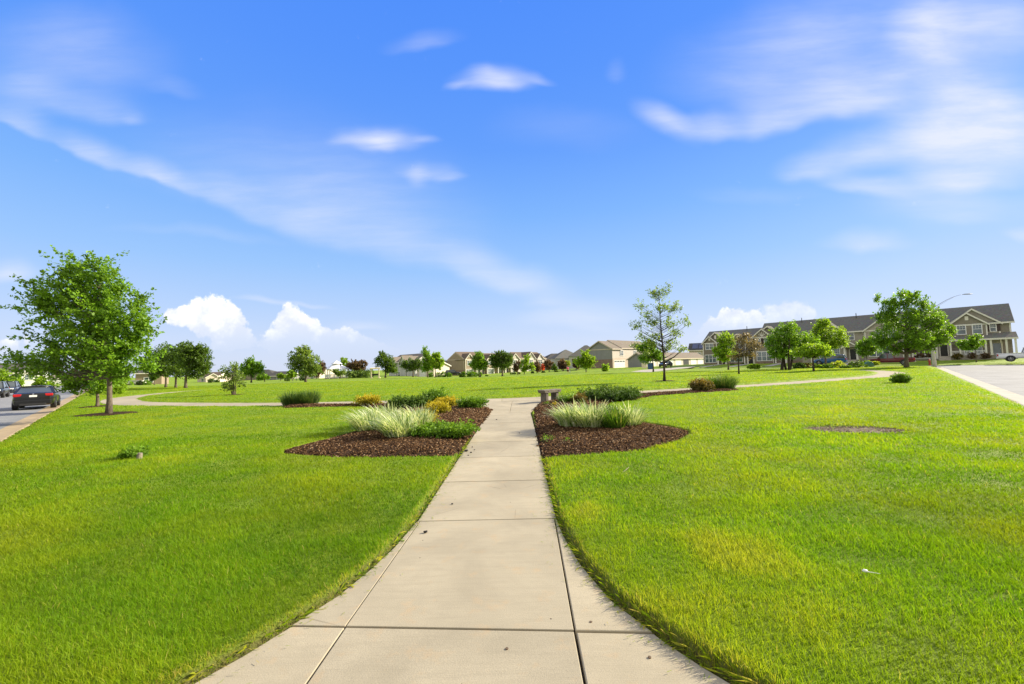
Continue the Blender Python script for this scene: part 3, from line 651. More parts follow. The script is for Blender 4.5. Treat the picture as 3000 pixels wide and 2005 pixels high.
def leaf_cloud(C, D, L, K, size, spread, droop=0.0):
    """sprays of K leaves along direction D (length L) from centres C"""
    n = len(C); t = rng.uniform(-.15, 1.0, (n, K)); c = C[:, None]+D[:, None]*(t*L[:, None])[..., None]+rng.normal(0, 1, (n, K, 3))*spread*(1.05-.6*np.abs(t))[..., None]
    c[..., 2] -= droop*t*t; c = c.reshape(-1, 3); m = len(c)
    a = rng.normal(0, 1, (m, 3)); a += np.repeat(D, K, 0)*.8; a /= np.linalg.norm(a, axis=1)[:, None]
    b = np.cross(a, rng.normal(0, 1, (m, 3))+np.array([0, 0, 1.2])); b /= np.linalg.norm(b, axis=1)[:, None]+1e-9
    s = size*rng.uniform(.6, 1.35, m)[:, None]; nn = np.cross(a, b)*s*.16
    V = np.stack([c-a*s*.55, c+b*s*.36-a*s*.05+nn, c+a*s*.62, c-b*s*.36-a*s*.05+nn], 1).reshape(-1, 3)
    f = np.arange(m)[:, None]*4+np.array((0, 1, 2, 3))
    r = np.repeat(np.clip(np.repeat(rng.normal(.45, .16, n), K)+rng.normal(0, .14, m), 0, 1), 4)
    return V, f, r
def lobe_centres(lobes, n, shell=0.5):
    """lobes: (x,y,z,rx,ry,rz); random points favouring the outer part of the union"""
    w = np.array([l[3]*l[5]+.2*l[4] for l in lobes]); k = rng.choice(len(lobes), n, p=w/w.sum()); Lb = np.array(lobes)[k]
    d = rng.normal(0, 1, (n, 3)); d /= np.linalg.norm(d, axis=1)[:, None]; r = shell+(1-shell)*rng.random(n)**.6
    return Lb[:, :3]+d*Lb[:, 3:]*r[:, None], d
def tree(name, base, ppm, lobes_px, label, cat='tree', n=300, K=26, leaf=.14, spray=.55, spread=.13, mat=None, bk=None, trunk_r=.11, wind=(-.25, 0, .12), base_px=None, group='trees round the park',
         shell=.45, limbs=10, trunk_top=None, stems=1, droop=0.0, cosaz=None, fork=None, seed=None):
    """crown lobes are given in pixels of the photograph and become metres round the trunk at this tree's distance"""
    global rng
    old = rng; rng = np.random.default_rng(seed if seed else int(abs(base[0]*91+base[1]*37))+3)
    bx, by = base_px; ca = cosaz or base[1]/math.hypot(base[0], base[1])
    lobes = []
    for l in lobes_px:
        px, py, rx = l[:3]; ry = l[3] if len(l) > 3 else rx; dj = l[4] if len(l) > 4 else rng.uniform(-.35, .35)*rx/ppm
        lean = math.tan(rad(1.6)); X = (px-bx)/ppm; Z = (by-py)/ppm
        X += Z*lean*0
        lobes.append((X, dj, Z, rx/ppm*ca*.9, rx/ppm*.9, ry/ppm*.9))
    root = empty(name, base); tag(root, label, cat, group)
    zc = np.array([l[2] for l in lobes]); cx = np.average([l[0] for l in lobes], weights=[l[3]*l[5] for l in lobes])
    zmax = max(l[2]+l[5] for l in lobes); top = trunk_top if trunk_top else (zmax*.82)
    mb = MB(); zf = fork if fork else min(l[2]-l[5] for l in lobes)+.1*zmax
    C, d = lobe_centres(lobes, n, shell)
    st = []
    for s in range(stems):
        ox, oy = (0, 0) if stems == 1 else (math.cos(s*2.4)*trunk_r*1.6, math.sin(s*2.4)*trunk_r*1.6)
        tx = cx if stems == 1 else C[rng.integers(n)][0]*.7; ty = 0 if stems == 1 else C[rng.integers(n)][1]*.7
        pts = []; rs = []
        for t in np.linspace(0, 1, 9):
            z = -.15+t*(top+.15); w = max(0, (z-zf*.6)/max(top-zf*.6, .1)); w = w**1.4 if stems == 1 else t
            pts.append((ox+tx*w*.75+.02*math.sin(t*7+s)*top*.3, oy+ty*w+.02*math.cos(t*5+s)*top*.3, z)); rs.append(trunk_r*(1.35-.4*min(1, t*9))*(1-.86*t**1.1) if stems == 1 else trunk_r*.5*(1-.8*t))
        mb.tube(pts, rs, 10 if trunk_r > .1 else 7); st.append((pts, rs))
    order = rng.permutation(n)[:limbs*6]
    for i, q in enumerate(order):
        pts, rs = st[i % len(st)]; tgt = C[q]; h = tgt[2]-np.hypot(tgt[0], tgt[1])*rng.uniform(.45, .85); h = min(max(h, zf*.9), top*.96)
        t = (h+.15)/(top+.15)*8; k = int(min(t, 7)); fr = t-k; p0 = np.array(pts[k])*(1-fr)+np.array(pts[min(k+1, 8)])*fr; r0 = (rs[k]*(1-fr)+rs[min(k+1, 8)]*fr)*(.55 if i < limbs else .3)
        mid = p0*.5+tgt*.5+np.array([0, 0, -.06*np.linalg.norm(tgt-p0)])+rng.normal(0, .05, 3)
        mb.tube([p0, mid, tgt], [max(r0, .008), max(r0*.6, .006), .005], 5, cap=False)
    mb.build('trunk', bk or M_BARK, root, smooth=True, fix=False)
    D = d*.75+np.array(wind)+np.array([0, 0, .28])+rng.normal(0, .28, (n, 3)); D /= np.linalg.norm(D, axis=1)[:, None]
    V, f, r = leaf_cloud(C-D*spray*.4, D, np.full(n, spray)*rng.uniform(.6, 1.35, n), K, leaf, spread, droop)
    V[:, 2] = np.maximum(V[:, 2], .02)
    mesh_np('crown', V, [f], mat or M_LEAF, root, rnd=r)
    rng = old; return root
def at(px, py, Y=None):
    if Y is None:
        g = G(px, py); Y = g[1]
        return (g[0], g[1], zat(g[0], g[1])), FOC/Y
    h = Hh(px, py, Y); return (h[0], h[1], h[2]), FOC/Y
def T(name, px, py, lobes, label, Y=None, **k):
    b, ppm = at(px, py, Y); return tree(name, b, ppm, lobes, label, base_px=(px, py), **k)

T('maple_tree', 316, 1217, [(215, 800, 62), (185, 850, 75), (260, 850, 78), (340, 840, 50), (290, 780, 45), (130, 890, 62), (215, 920, 95), (320, 920, 95), (410, 890, 48), (420, 960, 52), (160, 1000, 78), (260, 1010, 95), (360, 1020, 85), (150, 1060, 55), (95, 1060, 48, 26),
   (45, 1045, 40, 16), (20, 1035, 24, 9), (240, 1085, 75, 40), (340, 1085, 70, 38), (420, 1060, 40, 32), (70, 1080, 45, 18), (175, 770, 32), (390, 1000, 60), (110, 850, 30)],
  'large round green maple with low sweeping branches beside the left road', n=640, K=46, leaf=.112, spray=1.05, spread=.085, trunk_r=.115, limbs=34, wind=(-.5, 0, .14), fork=1.75, shell=.2, mat=M_LEAF)
T('maple_tree', 284, 1194, [(270, 1075, 50), (300, 1100, 45, 35), (240, 1110, 45, 30), (215, 1125, 38, 22), (290, 1130, 40, 22)],
  'smaller maple half hidden behind the large maple trunk', n=200, K=26, leaf=.14, trunk_r=.095, mat=M_LEAF, fork=1.0)
T('broad_tree', 485, 1136, [(470, 1060, 48, 42), (445, 1080, 30, 28), (480, 1030, 36, 24), (500, 1075, 36, 30)], 'dark spreading tree, leftmost of the clump of three trunks', n=220, K=28, leaf=.20, spray=.8, spread=.2, mat=M_LEAFD, bk=M_BARK, trunk_r=.16, fork=1.7)
T('broad_tree', 514, 1137, [(515, 1050, 42, 40), (525, 1085, 40, 24), (530, 1028, 30, 22)], 'dark spreading tree, middle trunk of the clump of three', n=180, K=28, leaf=.20, spray=.8, spread=.2, mat=M_LEAFD, trunk_r=.15, fork=1.8)
T('broad_tree', 543, 1138, [(560, 1045, 46, 38), (590, 1055, 30, 34), (575, 1085, 42, 26), (605, 1075, 18, 16), (550, 1025, 30, 20), (595, 1025, 18, 14)], 'broad dark tree with a dense flat crown, rightmost of the clump of three', n=300, K=28, leaf=.20, spray=.8, spread=.2, mat=M_LEAFD, trunk_r=.19, fork=1.6)
T('multi_stem_shrub', 685, 1160, [(680, 1105, 26, 30), (662, 1095, 14, 18), (700, 1110, 18, 22), (655, 1135, 10, 7), (712, 1130, 8, 6), (685, 1080, 14, 12), (650, 1078, 6, 6), (675, 1140, 16, 10)], 'thin many-stemmed shrub standing alone on the left lawn', cat='shrub', n=110, K=14, leaf=.12, spray=.4, spread=.09, trunk_r=.07, stems=8, mat=M_LEAFG, shell=.3, trunk_top=2.0, limbs=12, group='shrubs on the lawn')
T('round_shrub', 338, 1156, [(340, 1120, 24, 32), (330, 1135, 18, 18), (350, 1140, 16, 14)], 'rounded green shrub tree glimpsed just right of the big maple trunk', cat='shrub', n=110, K=26, leaf=.18, mat=M_LEAFB, trunk_r=.06, stems=4, group='shrubs on the lawn')
T('young_tree', 736, 1119, [(736, 1080, 26, 24), (715, 1085, 18, 18), (758, 1080, 18, 18), (735, 1062, 14, 12)], 'small spreading tree with a narrow trunk behind the lone shrub', Y=66, n=150, K=24, leaf=.24, spray=.8, spread=.18, mat=M_LEAF, trunk_r=.12)
T('windswept_tree', 895, 1119, [(890, 1045, 34, 30), (865, 1060, 24, 26), (915, 1060, 28, 26), (893, 1028, 20, 14), (905, 1085, 32, 18), (880, 1085, 28, 16), (930, 1082, 16, 12)], 'full round tree leaning in the wind left of the white gazebo', n=330, K=26, leaf=.22, spray=.85, spread=.18, mat=M_LEAFG, trunk_r=.19, wind=(-.6, 0, .2))
T('park_tree', 1129, 1106, [(1120, 1058, 22, 22), (1135, 1060, 24, 22), (1120, 1040, 14, 12), (1150, 1080, 18, 18), (1140, 1082, 22, 14)], 'dense green tree rising behind the cream arbor', Y=101, n=260, K=26, leaf=.26, spray=.9, spread=.2, mat=M_LEAFD, trunk_r=.2)
T('park_tree', 1210, 1103, [(1205, 1072, 22, 18), (1225, 1068, 16, 16), (1188, 1070, 12, 12)], 'low rounded tree in front of the tan rowhouse dormers', Y=90, n=130, K=24, leaf=.26, spray=.8, spread=.2, mat=M_LEAFD, trunk_r=.15)
T('park_tree', 1253, 1104, [(1252, 1055, 15, 26), (1247, 1030, 9, 12), (1245, 1078, 14, 12), (1258, 1070, 14, 14)], 'tall narrow tree, left one of an overlapping pair', Y=80, n=150, K=24, leaf=.24, spray=.7, spread=.17, mat=M_LEAF, trunk_r=.12)
T('park_tree', 1275, 1104, [(1275, 1058, 14, 24), (1283, 1042, 8, 10), (1285, 1070, 12, 14), (1296, 1055, 5, 7)], 'tall narrow bright tree, right one of an overlapping pair', Y=79, n=140, K=24, leaf=.24, spray=.7, spread=.17, mat=M_LEAFB, trunk_r=.12)
T('park_tree', 1406, 1103, [(1405, 1055, 18, 20), (1395, 1068, 18, 14), (1418, 1068, 14, 14), (1405, 1040, 10, 8)], 'round tree before the brown gabled end of the tan rowhouse', Y=74, n=190, K=26, leaf=.22, spray=.7, spread=.17, mat=M_LEAF, trunk_r=.13)
T('park_tree', 1472, 1101, [(1470, 1045, 22, 16), (1490, 1055, 15, 20), (1450, 1050, 13, 16), (1478, 1068, 22, 12), (1452, 1070, 12, 8)], 'dense dark globe-shaped tree on a straight trunk before the tan rowhouse', Y=75, n=260, K=26, leaf=.22, spray=.7, spread=.17, mat=M_LEAFD, trunk_r=.17)
T('ornamental_tree', 1517, 1096, [(1517, 1070, 12, 12), (1512, 1080, 9, 8)], 'small reddish brown tree between the globe tree and a bright tree', Y=92, n=60, K=22, leaf=.26, mat=M_LEAFP, trunk_r=.12)
T('young_tree', 1536, 1097, [(1540, 1062, 13, 16), (1546, 1048, 8, 8), (1535, 1078, 14, 12), (1558, 1075, 10, 12)], 'bright yellow-green tree before the far end of the tan rowhouse', Y=88, n=130, K=24, leaf=.24, mat=M_LEAFB, trunk_r=.1)
T('ornamental_tree', 1573, 1094, [(1574, 1072, 10, 12), (1577, 1084, 8, 6)], 'small brown-leaved tree by the pale end bay of the rowhouse', Y=100, n=60, K=22, leaf=.28, mat=M_LEAFP, trunk_r=.1)
T('ornamental_tree', 1609, 1090, [(1608, 1068, 15, 12), (1610, 1076, 12, 8)], 'round brown and green tree, first of the row under the far grey roofs', Y=110, n=90, K=22, leaf=.32, spray=.9, mat=M_LEAFP, trunk_r=.14)
T('young_conifer', 1626, 1090, [(1626, 1080, 8, 7), (1626, 1072, 5, 6)], 'small dark conifer between two brown-leaved trees', Y=105, n=60, K=20, leaf=.3, mat=M_LEAFD, trunk_r=.1, fork=.3)
T('ornamental_tree', 1650, 1088, [(1648, 1066, 13, 12), (1650, 1076, 12, 8)], 'round brown tree just left of the walker in pink', Y=112, n=90, K=22, leaf=.32, spray=.9, mat=M_LEAFP, trunk_r=.14)
T('young_tree', 1664, 1086, [(1663, 1065, 9, 9)], 'yellow-green treetop directly above the walker in pink', Y=118, n=40, K=22, leaf=.3, mat=M_LEAFY, trunk_r=.08)
T('ornamental_tree', 1688, 1086, [(1686, 1064, 10, 12), (1690, 1074, 8, 8)], 'narrow dark purple-brown tree right of the walker in pink', Y=112, n=70, K=22, leaf=.32, mat=M_LEAFP, trunk_r=.12)
T('red_shrub', 1592, 1092, [(1592, 1074, 5, 6), (1591, 1082, 4, 5)], 'small bright red shrub at the end of the tan rowhouse', Y=115, cat='shrub', n=26, K=20, leaf=.28, mat=M_RED, trunk_r=.05, group=None)
T('young_tree', 1717, 1094, [(1715, 1055, 15, 18), (1735, 1058, 15, 14), (1698, 1060, 12, 12), (1718, 1038, 10, 10), (1720, 1072, 18, 8)], 'fresh green tree with a pale trunk at the left corner of the garage block', Y=78, n=220, K=24, leaf=.22, spray=.7, mat=M_LEAFB, trunk_r=.12)
T('small_shrub', 1774, 1094, [(1775, 1078, 10, 10), (1774, 1086, 8, 6)], 'small square-topped shrub in front of the brick garage wall', Y=80, cat='shrub', n=60, K=24, leaf=.2, mat=M_LEAFB, trunk_r=.06, group='shrubs on the lawn')
T('sapling', 1947, 1121, [(1955, 862, 20, 24, .3), (1925, 865, 22, 14, -.2), (1972, 848, 14, 16, .1), (1893, 895, 24, 16, .4), (1945, 905, 22, 16, -.3), (1985, 905, 26, 16, .2), (1905, 925, 24, 16), (1870, 955, 22, 16), (1925, 950, 26, 18), (1965, 950, 26, 16), (2010, 945, 22, 14),
   (1885, 985, 22, 14), (1930, 985, 26, 16), (1985, 980, 28, 16), (2022, 955, 12, 10), (1870, 1015, 22, 12), (1915, 1010, 26, 14), (1970, 1010, 28, 14), (2005, 1028, 20, 10), (1960, 1025, 20, 8), (1900, 1040, 16, 10)],
  'tall thin young oak with sparse leaves in a mulch ring', n=330, K=13, leaf=.12, spray=.45, spread=.12, mat=M_LEAFG, bk=M_BARKD, trunk_r=.10, shell=.05, limbs=24, fork=1.6, trunk_top=7.2, wind=(-.15, 0, .1))
T('young_tree', 1914, 1087, [(1910, 1030, 28, 24), (1895, 1048, 22, 16), (1932, 1045, 16, 18), (1905, 1010, 18, 12), (1880, 1020, 12, 12)], 'bushy green tree behind the trunk of the thin young oak', Y=64, n=260, K=26, leaf=.19, spray=.6, spread=.15, mat=M_LEAF, bk=M_BARKD, trunk_r=.11)
T('park_tree', 2134, 1081, [(2128, 1000, 22, 26), (2112, 1030, 20, 18), (2140, 1035, 24, 20), (2145, 1000, 18, 18), (2125, 1050, 18, 10)], 'green tree before the left gable of the brown rowhouse', Y=62, n=230, K=26, leaf=.19, spray=.65, mat=M_LEAFB, trunk_r=.11)
T('ornamental_tree', 2165, 1099, [(2160, 1020, 16, 16, 0), (2178, 1000, 22, 18), (2205, 1010, 22, 20), (2225, 1015, 14, 18), (2175, 1040, 22, 12), (2205, 1040, 20, 10), (2190, 985, 16, 10), (2155, 1045, 14, 10)], 'thin half-bare tree with rusty brown leaves', Y=46, n=200, K=13, leaf=.13, spray=.5, spread=.13, mat=M_LEAFR, bk=M_BARKD, trunk_r=.10, shell=.25, limbs=20)
T('broad_tree', 2302, 1085, [(2300, 985, 42, 32), (2270, 1010, 24, 26), (2340, 995, 38, 30), (2375, 1010, 26, 28), (2310, 1030, 48, 22), (2360, 1035, 34, 16), (2280, 1040, 24, 14), (2320, 960, 26, 14)], 'wide dark tree with several thick low stems before the brown rowhouse', n=420, K=28, leaf=.19, spray=.7, spread=.16, mat=M_LEAF, bk=M_BARKD, trunk_r=.34, stems=5, Y=58, trunk_top=4.8)
T('park_tree', 2420, 1080, [(2425, 965, 34, 28), (2455, 985, 30, 26), (2410, 990, 28, 26), (2470, 1005, 18, 16), (2430, 1015, 40, 16), (2420, 948, 18, 10)], 'bright green dense tree rising behind the umbrella-shaped tree', Y=66, n=330, K=28, leaf=.2, spray=.7, spread=.16, mat=M_LEAFB, trunk_r=.18)
T('umbrella_tree', 2384, 1091, [(2365, 1030, 28, 12), (2400, 1028, 30, 13), (2430, 1040, 18, 10), (2340, 1035, 18, 10), (2385, 1018, 24, 9), (2390, 1042, 30, 8)], 'small flat-topped umbrella-shaped tree with a short trunk', n=230, K=24, leaf=.15, spray=.45, spread=.12, mat=M_LEAFB, bk=M_BARKD, trunk_r=.13, wind=(0, 0, -.1), droop=.1, fork=1.7, trunk_top=2.2)
T('young_tree', 2541, 1072, [(2540, 1015, 22, 18), (2525, 1028, 16, 14), (2558, 1022, 14, 14), (2545, 1000, 14, 10), (2538, 1036, 22, 8)], 'small round tree beside the porch with the dark door', Y=66, n=200, K=24, leaf=.19, spray=.6, mat=M_LEAF, trunk_r=.1)
T('maple_tree', 2657, 1078, [(2620, 900, 26, 26), (2650, 885, 26, 30), (2690, 880, 22, 26), (2600, 930, 22, 22), (2660, 940, 56, 40), (2715, 930, 42, 34), (2745, 950, 30, 28), (2600, 985, 40, 32), (2660, 1000, 60, 34), (2730, 985, 50, 34), (2780, 975, 20, 20), (2585, 1005, 26, 18), (2630, 1025, 40, 14),
   (2710, 1020, 46, 18), (2765, 995, 26, 22), (2590, 875, 8, 12), (2720, 893, 14, 16)],
  'largest right-hand maple, a full green crown beside the lamp post', n=820, K=30, leaf=.19, spray=.75, spread=.15, mat=M_LEAF, trunk_r=.24, limbs=20, wind=(-.1, 0, .3), fork=1.9)
T('young_tree', 2861, 1061, [(2850, 1003, 24, 14), (2830, 1008, 18, 12), (2872, 1005, 18, 12), (2865, 990, 14, 8), (2850, 1018, 26, 8)], 'small tree in front of the white porch railing', Y=66, n=170, K=24, leaf=.18, spray=.55, mat=M_LEAF, trunk_r=.08)
# along the left road and behind the gazebo
T('street_tree', 8, 1141, [(8, 1100, 26, 20), (-12, 1110, 22, 18), (14, 1118, 18, 14)], 'yellow-green street tree at the far left kerb, nearest the camera', Y=75, n=170, K=24, leaf=.22, mat=M_LEAFB, trunk_r=.14, group='street trees by the left road')
T('street_tree', 48, 1137, [(45, 1118, 22, 18), (55, 1126, 18, 12), (32, 1124, 12, 12)], 'second yellow-green street tree along the far left kerb', Y=86, n=130, K=24, leaf=.24, mat=M_LEAFB, trunk_r=.14, group='street trees by the left road')
T('street_tree', 112, 1145, [(118, 1112, 18, 12), (130, 1122, 20, 10), (108, 1125, 14, 8), (150, 1126, 12, 7)], 'yellow-green street tree straight above the black sedan roof', Y=115, n=130, K=24, leaf=.34, mat=M_LEAFB, trunk_r=.14, group='street trees by the left road')
T('purple_tree', 928, 1108, [(938, 1085, 16, 16), (945, 1072, 10, 12), (930, 1095, 14, 10)], 'purple-brown tree between the windswept tree and the gazebo', Y=100, n=110, K=24, leaf=.28, spray=.8, mat=M_LEAFP, trunk_r=.12)
T('purple_tree', 1048, 1106, [(1045, 1068, 26, 12), (1025, 1072, 14, 12), (1070, 1066, 10, 9), (1050, 1080, 24, 10)], 'wide dark red-brown tree behind the clipped hedge right of the gazebo', Y=116, n=190, K=24, leaf=.32, spray=.9, mat=M_LEAFP, trunk_r=.16)
T('young_tree', 1010, 1100, [(1008, 1056, 12, 10), (1012, 1066, 12, 9)], 'small green treetop showing just behind the gazebo roof', Y=132, n=60, K=22, leaf=.34, mat=M_LEAFB, trunk_r=.1)
T('flowering_shrub', 996, 1109, [(1000, 1092, 16, 7), (985, 1088, 14, 6), (992, 1096, 8, 6)], 'low spreading shrub on a short trunk in front of the gazebo', Y=108, cat='shrub', n=90, K=22, leaf=.26, mat=M_LEAFG, trunk_r=.18, stems=3, group=None)
T('young_tree', 857, 1116, [(855, 1096, 14, 12), (848, 1104, 10, 8)], 'low bright tree peeping out left of the windswept tree', Y=105, n=70, K=22, leaf=.3, mat=M_LEAFB, trunk_r=.1)
T('park_tree', 775, 1117, [(770, 1102, 14, 10), (760, 1108, 12, 7), (785, 1108, 9, 6)], 'low wide green tree behind the small spreading tree', Y=108, n=80, K=22, leaf=.32, mat=M_LEAF, trunk_r=.12)
T('young_tree', 822, 1114, [(820, 1102, 12, 7), (832, 1104, 8, 6)], 'low light green tree before the grey far house', Y=118, n=60, K=22, leaf=.32, mat=M_LEAFB, trunk_r=.1)
T('park_tree', 452, 1126, [(455, 1098, 14, 14), (446, 1108, 10, 9)], 'dark bluish tree between the brown house and the clump of three', Y=92, n=80, K=22, leaf=.3, mat=M_LEAFD, trunk_r=.12)
# ------------------------------------------------------------------ planting in the beds
M_VAR = leafy('striped_blade', [(0.0, (.10, .20, .03)), (0.3, (.30, .43, .14)), (0.55, (.60, .68, .42)), (1.0, (.84, .86, .68))], 0.45, 0.5, 1.0)
M_RIB = leafy('green_blade', [(0.0, (.03, .085, .012)), (0.5, (.075, .17, .016)), (0.85, (.15, .26, .03)), (1.0, (.36, .36, .12))], 0.45, 0.45, 1.2)
M_RIBD = leafy('dull_green_blade', [(0.0, (.03, .07, .015)), (0.5, (.06, .125, .024)), (0.9, (.12, .19, .04)), (1.0, (.24, .24, .08))], 0.4, 0.5, 1.2)
M_GOLD = leafy('golden_needle', [(0.0, (.09, .10, .014)), (0.4, (.30, .28, .014)), (0.75, (.54, .43, .018)), (1.0, (.70, .56, .05))], 0.35, 0.6, 1.2)
M_JUN = leafy('juniper_needle', [(0.0, (.026, .060, .008)), (0.5, (.062, .125, .012)), (1.0, (.125, .215, .022))], 0.3, 0.6, 1.1)
M_EVG = leafy('fresh_conifer_needle', [(0.0, (.045, .105, .008)), (0.5, (.115, .235, .010)), (1.0, (.23, .38, .025))], 0.35, 0.55, 1.2)
M_RUSTG = leafy('bronze_needle', [(0.0, (.055, .06, .014)), (0.5, (.15, .12, .022)), (1.0, (.31, .20, .03))], 0.35, 0.6, 1.2)
M_STEM = plain('stem', (.12, .09, .05), 0.9)
def bedz(x, y):
    a = np.array([x]); b = np.array([y])
    return max(float(bed_z(BEDL, a, b)[0]) if poly_sd(BEDL, a, b)[0] < 0 else 0.0, float(bed_z(BEDR, a, b)[0]) if poly_sd(BEDR, a, b)[0] < 0 else 0.0)
def fountain(name, x, y, R, N, Ln, wd, mat, label, spread=.55, droop=.5, wind=(-.2, -.05), seg=5, group='ornamental grasses in the beds', cat='ornamental grass', culm=0):
    z = bedz(x, y); r = np.sqrt(rng.random(N))*R; a = rng.uniform(0, 2*np.pi, N); bx, by = r*np.cos(a), r*np.sin(a)
    L = Ln*rng.normal(1, .16, N)*(1-.22*(r/R)**2); til = spread*(r/R)*rng.uniform(.5, 1.25, N)+np.abs(rng.normal(0, .10, N)); az = a+rng.normal(0, .5, N); dr = droop*rng.uniform(.4, 1.5, N)
    hx, hy = np.sin(til)*np.cos(az), np.sin(til)*np.sin(az); hz = np.cos(til); wx, wy = -np.sin(az), np.cos(az); rows = []
    gust = rng.normal(1, .4, N)
    for k in range(seg+1):
        t = k/seg; w = wd*(1-.75*t**2)*.5
        px = bx+L*(hx*t+dr*.45*np.cos(az)*t*t+wind[0]*gust*t*t); py = by+L*(hy*t+dr*.45*np.sin(az)*t*t+wind[1]*gust*t*t); pz = L*(hz*t-dr*.42*t**3)
        pz = np.maximum(pz, 0.0)
        rows += [np.stack([px-wx*w, py-wy*w, pz], -1), np.stack([px+wx*w, py+wy*w, pz], -1)]
    V = np.stack(rows, 1).reshape(-1, 3); b = np.arange(N)[:, None]*(2*seg+2); f = np.concatenate([b+np.array((2*k, 2*k+1, 2*k+3, 2*k+2)) for k in range(seg)])
    rr = np.clip(rng.normal(.5, .30, N), 0, 1)
    o = mesh_np(name, V, [f], mat, rnd=np.repeat(rr, 2*seg+2), loc=(x, y, z-.01)); return tag(o, label, cat, group)
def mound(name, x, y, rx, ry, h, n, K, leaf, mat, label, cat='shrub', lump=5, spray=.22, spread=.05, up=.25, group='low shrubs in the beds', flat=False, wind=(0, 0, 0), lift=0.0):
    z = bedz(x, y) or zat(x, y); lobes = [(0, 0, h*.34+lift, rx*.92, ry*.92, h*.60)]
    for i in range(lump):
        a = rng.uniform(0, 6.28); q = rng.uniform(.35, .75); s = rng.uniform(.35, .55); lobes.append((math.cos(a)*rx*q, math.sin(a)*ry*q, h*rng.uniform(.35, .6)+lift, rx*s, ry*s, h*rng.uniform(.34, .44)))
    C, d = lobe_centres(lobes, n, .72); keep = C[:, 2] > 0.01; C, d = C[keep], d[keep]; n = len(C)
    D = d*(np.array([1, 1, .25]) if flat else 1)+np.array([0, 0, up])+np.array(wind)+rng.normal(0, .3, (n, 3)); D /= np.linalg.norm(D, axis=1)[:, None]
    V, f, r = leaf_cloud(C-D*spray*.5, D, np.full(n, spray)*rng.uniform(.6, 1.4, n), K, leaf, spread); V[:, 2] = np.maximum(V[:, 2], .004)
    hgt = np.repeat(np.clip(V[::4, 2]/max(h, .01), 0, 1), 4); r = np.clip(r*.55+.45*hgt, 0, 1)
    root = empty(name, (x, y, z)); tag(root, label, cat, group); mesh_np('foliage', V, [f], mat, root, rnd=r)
    sb = MB()
    for i in range(7):
        a = i*.9; sb.tube([(0.03*math.cos(a), .03*math.sin(a), -.05), (rx*.35*math.cos(a), ry*.35*math.sin(a), h*.3+lift*.6), (rx*.6*math.cos(a), ry*.6*math.sin(a), h*.5+lift)], [.02, .014, .006], 5)
    sb.build('stem', M_STEM, root); return root
def gx(px, py, back=0.0):
    g = G(px, py); d = g[:2]/np.linalg.norm(g[:2]); return g[0]+d[0]*back, g[1]+d[1]*back
# left bed
for px, py, bk, R, N, Ln, lab in [(1084, 1278, .45, .34, 480, .80, 'cream striped grass clump, leftmost in the left mulch bed'), (1172, 1300, .40, .32, 500, .80, 'cream striped grass clump at the front middle of the left mulch bed'),
                                  (1226, 1280, .60, .26, 430, .84, 'cream striped grass clump beside the bright spreading conifer'), (1130, 1262, .75, .34, 430, .82, 'cream striped grass clump at the back of the left mulch bed')]:
    x, y = gx(px, py, bk); fountain('ornamental_grass', x, y, R, N, Ln*.78, .023, M_VAR, lab, .50, .55, (-.20, -.04))
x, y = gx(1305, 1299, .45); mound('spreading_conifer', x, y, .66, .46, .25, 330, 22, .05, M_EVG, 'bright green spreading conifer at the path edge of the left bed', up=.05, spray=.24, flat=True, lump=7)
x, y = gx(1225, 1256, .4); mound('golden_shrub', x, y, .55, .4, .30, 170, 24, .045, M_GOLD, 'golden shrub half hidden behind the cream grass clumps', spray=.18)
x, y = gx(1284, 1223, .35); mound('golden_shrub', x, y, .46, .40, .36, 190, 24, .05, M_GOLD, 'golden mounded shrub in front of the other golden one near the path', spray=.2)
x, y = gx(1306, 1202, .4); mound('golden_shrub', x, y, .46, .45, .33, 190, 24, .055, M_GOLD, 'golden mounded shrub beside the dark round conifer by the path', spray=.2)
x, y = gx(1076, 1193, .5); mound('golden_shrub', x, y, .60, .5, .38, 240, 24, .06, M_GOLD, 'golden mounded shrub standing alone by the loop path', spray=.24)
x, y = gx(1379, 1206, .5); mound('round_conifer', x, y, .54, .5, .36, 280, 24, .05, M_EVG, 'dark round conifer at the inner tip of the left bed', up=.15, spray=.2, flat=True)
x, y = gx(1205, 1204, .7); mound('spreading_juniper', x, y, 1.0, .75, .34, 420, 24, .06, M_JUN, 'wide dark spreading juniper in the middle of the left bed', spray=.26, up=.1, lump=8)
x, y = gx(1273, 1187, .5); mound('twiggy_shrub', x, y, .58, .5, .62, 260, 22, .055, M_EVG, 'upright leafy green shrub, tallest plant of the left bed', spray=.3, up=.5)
for k, (px, lab) in enumerate([(850, 'left half of the dull green grass clump by the loop path'), (880, 'middle of the dull green grass clump by the loop path'), (910, 'right half of the dull green grass clump by the loop path')]):
    x, y = gx(px, 1190, .35); fountain('grass_clump', x, y, .32, 650, .74, .012, M_RIBD, lab, .42, .25, (-.06, 0))
# right bed
for px, py, bk, R, N, Ln, m, lab in [(1680, 1268, .45, .34, 520, .76, M_VAR, 'cream striped grass clump, leftmost in the right mulch bed'), (1735, 1272, .5, .34, 500, .80, M_VAR, 'cream striped grass clump left of the plain green grass clump'),
                                     (1800, 1274, .4, .24, 480, .64, M_RIB, 'plain bright green grass clump in the right mulch bed'), (1846, 1266, .45, .26, 300, .70, M_VAR, 'sparser striped grass clump, rightmost in the right mulch bed')]:
    x, y = gx(px, py, bk); fountain('ornamental_grass', x, y, R, N, Ln*.86, .023 if m is M_VAR else .019, m, lab, .55, .60 if m is M_VAR else .22, (-.06, -.02))
x, y = gx(1783, 1183, .8); mound('spreading_juniper', x, y, 1.20, .95, .42, 520, 24, .065, M_JUN, 'largest dark juniper mound, behind the right bed grasses', spray=.42, up=.1, lump=9, wind=(.2, 0, 0))
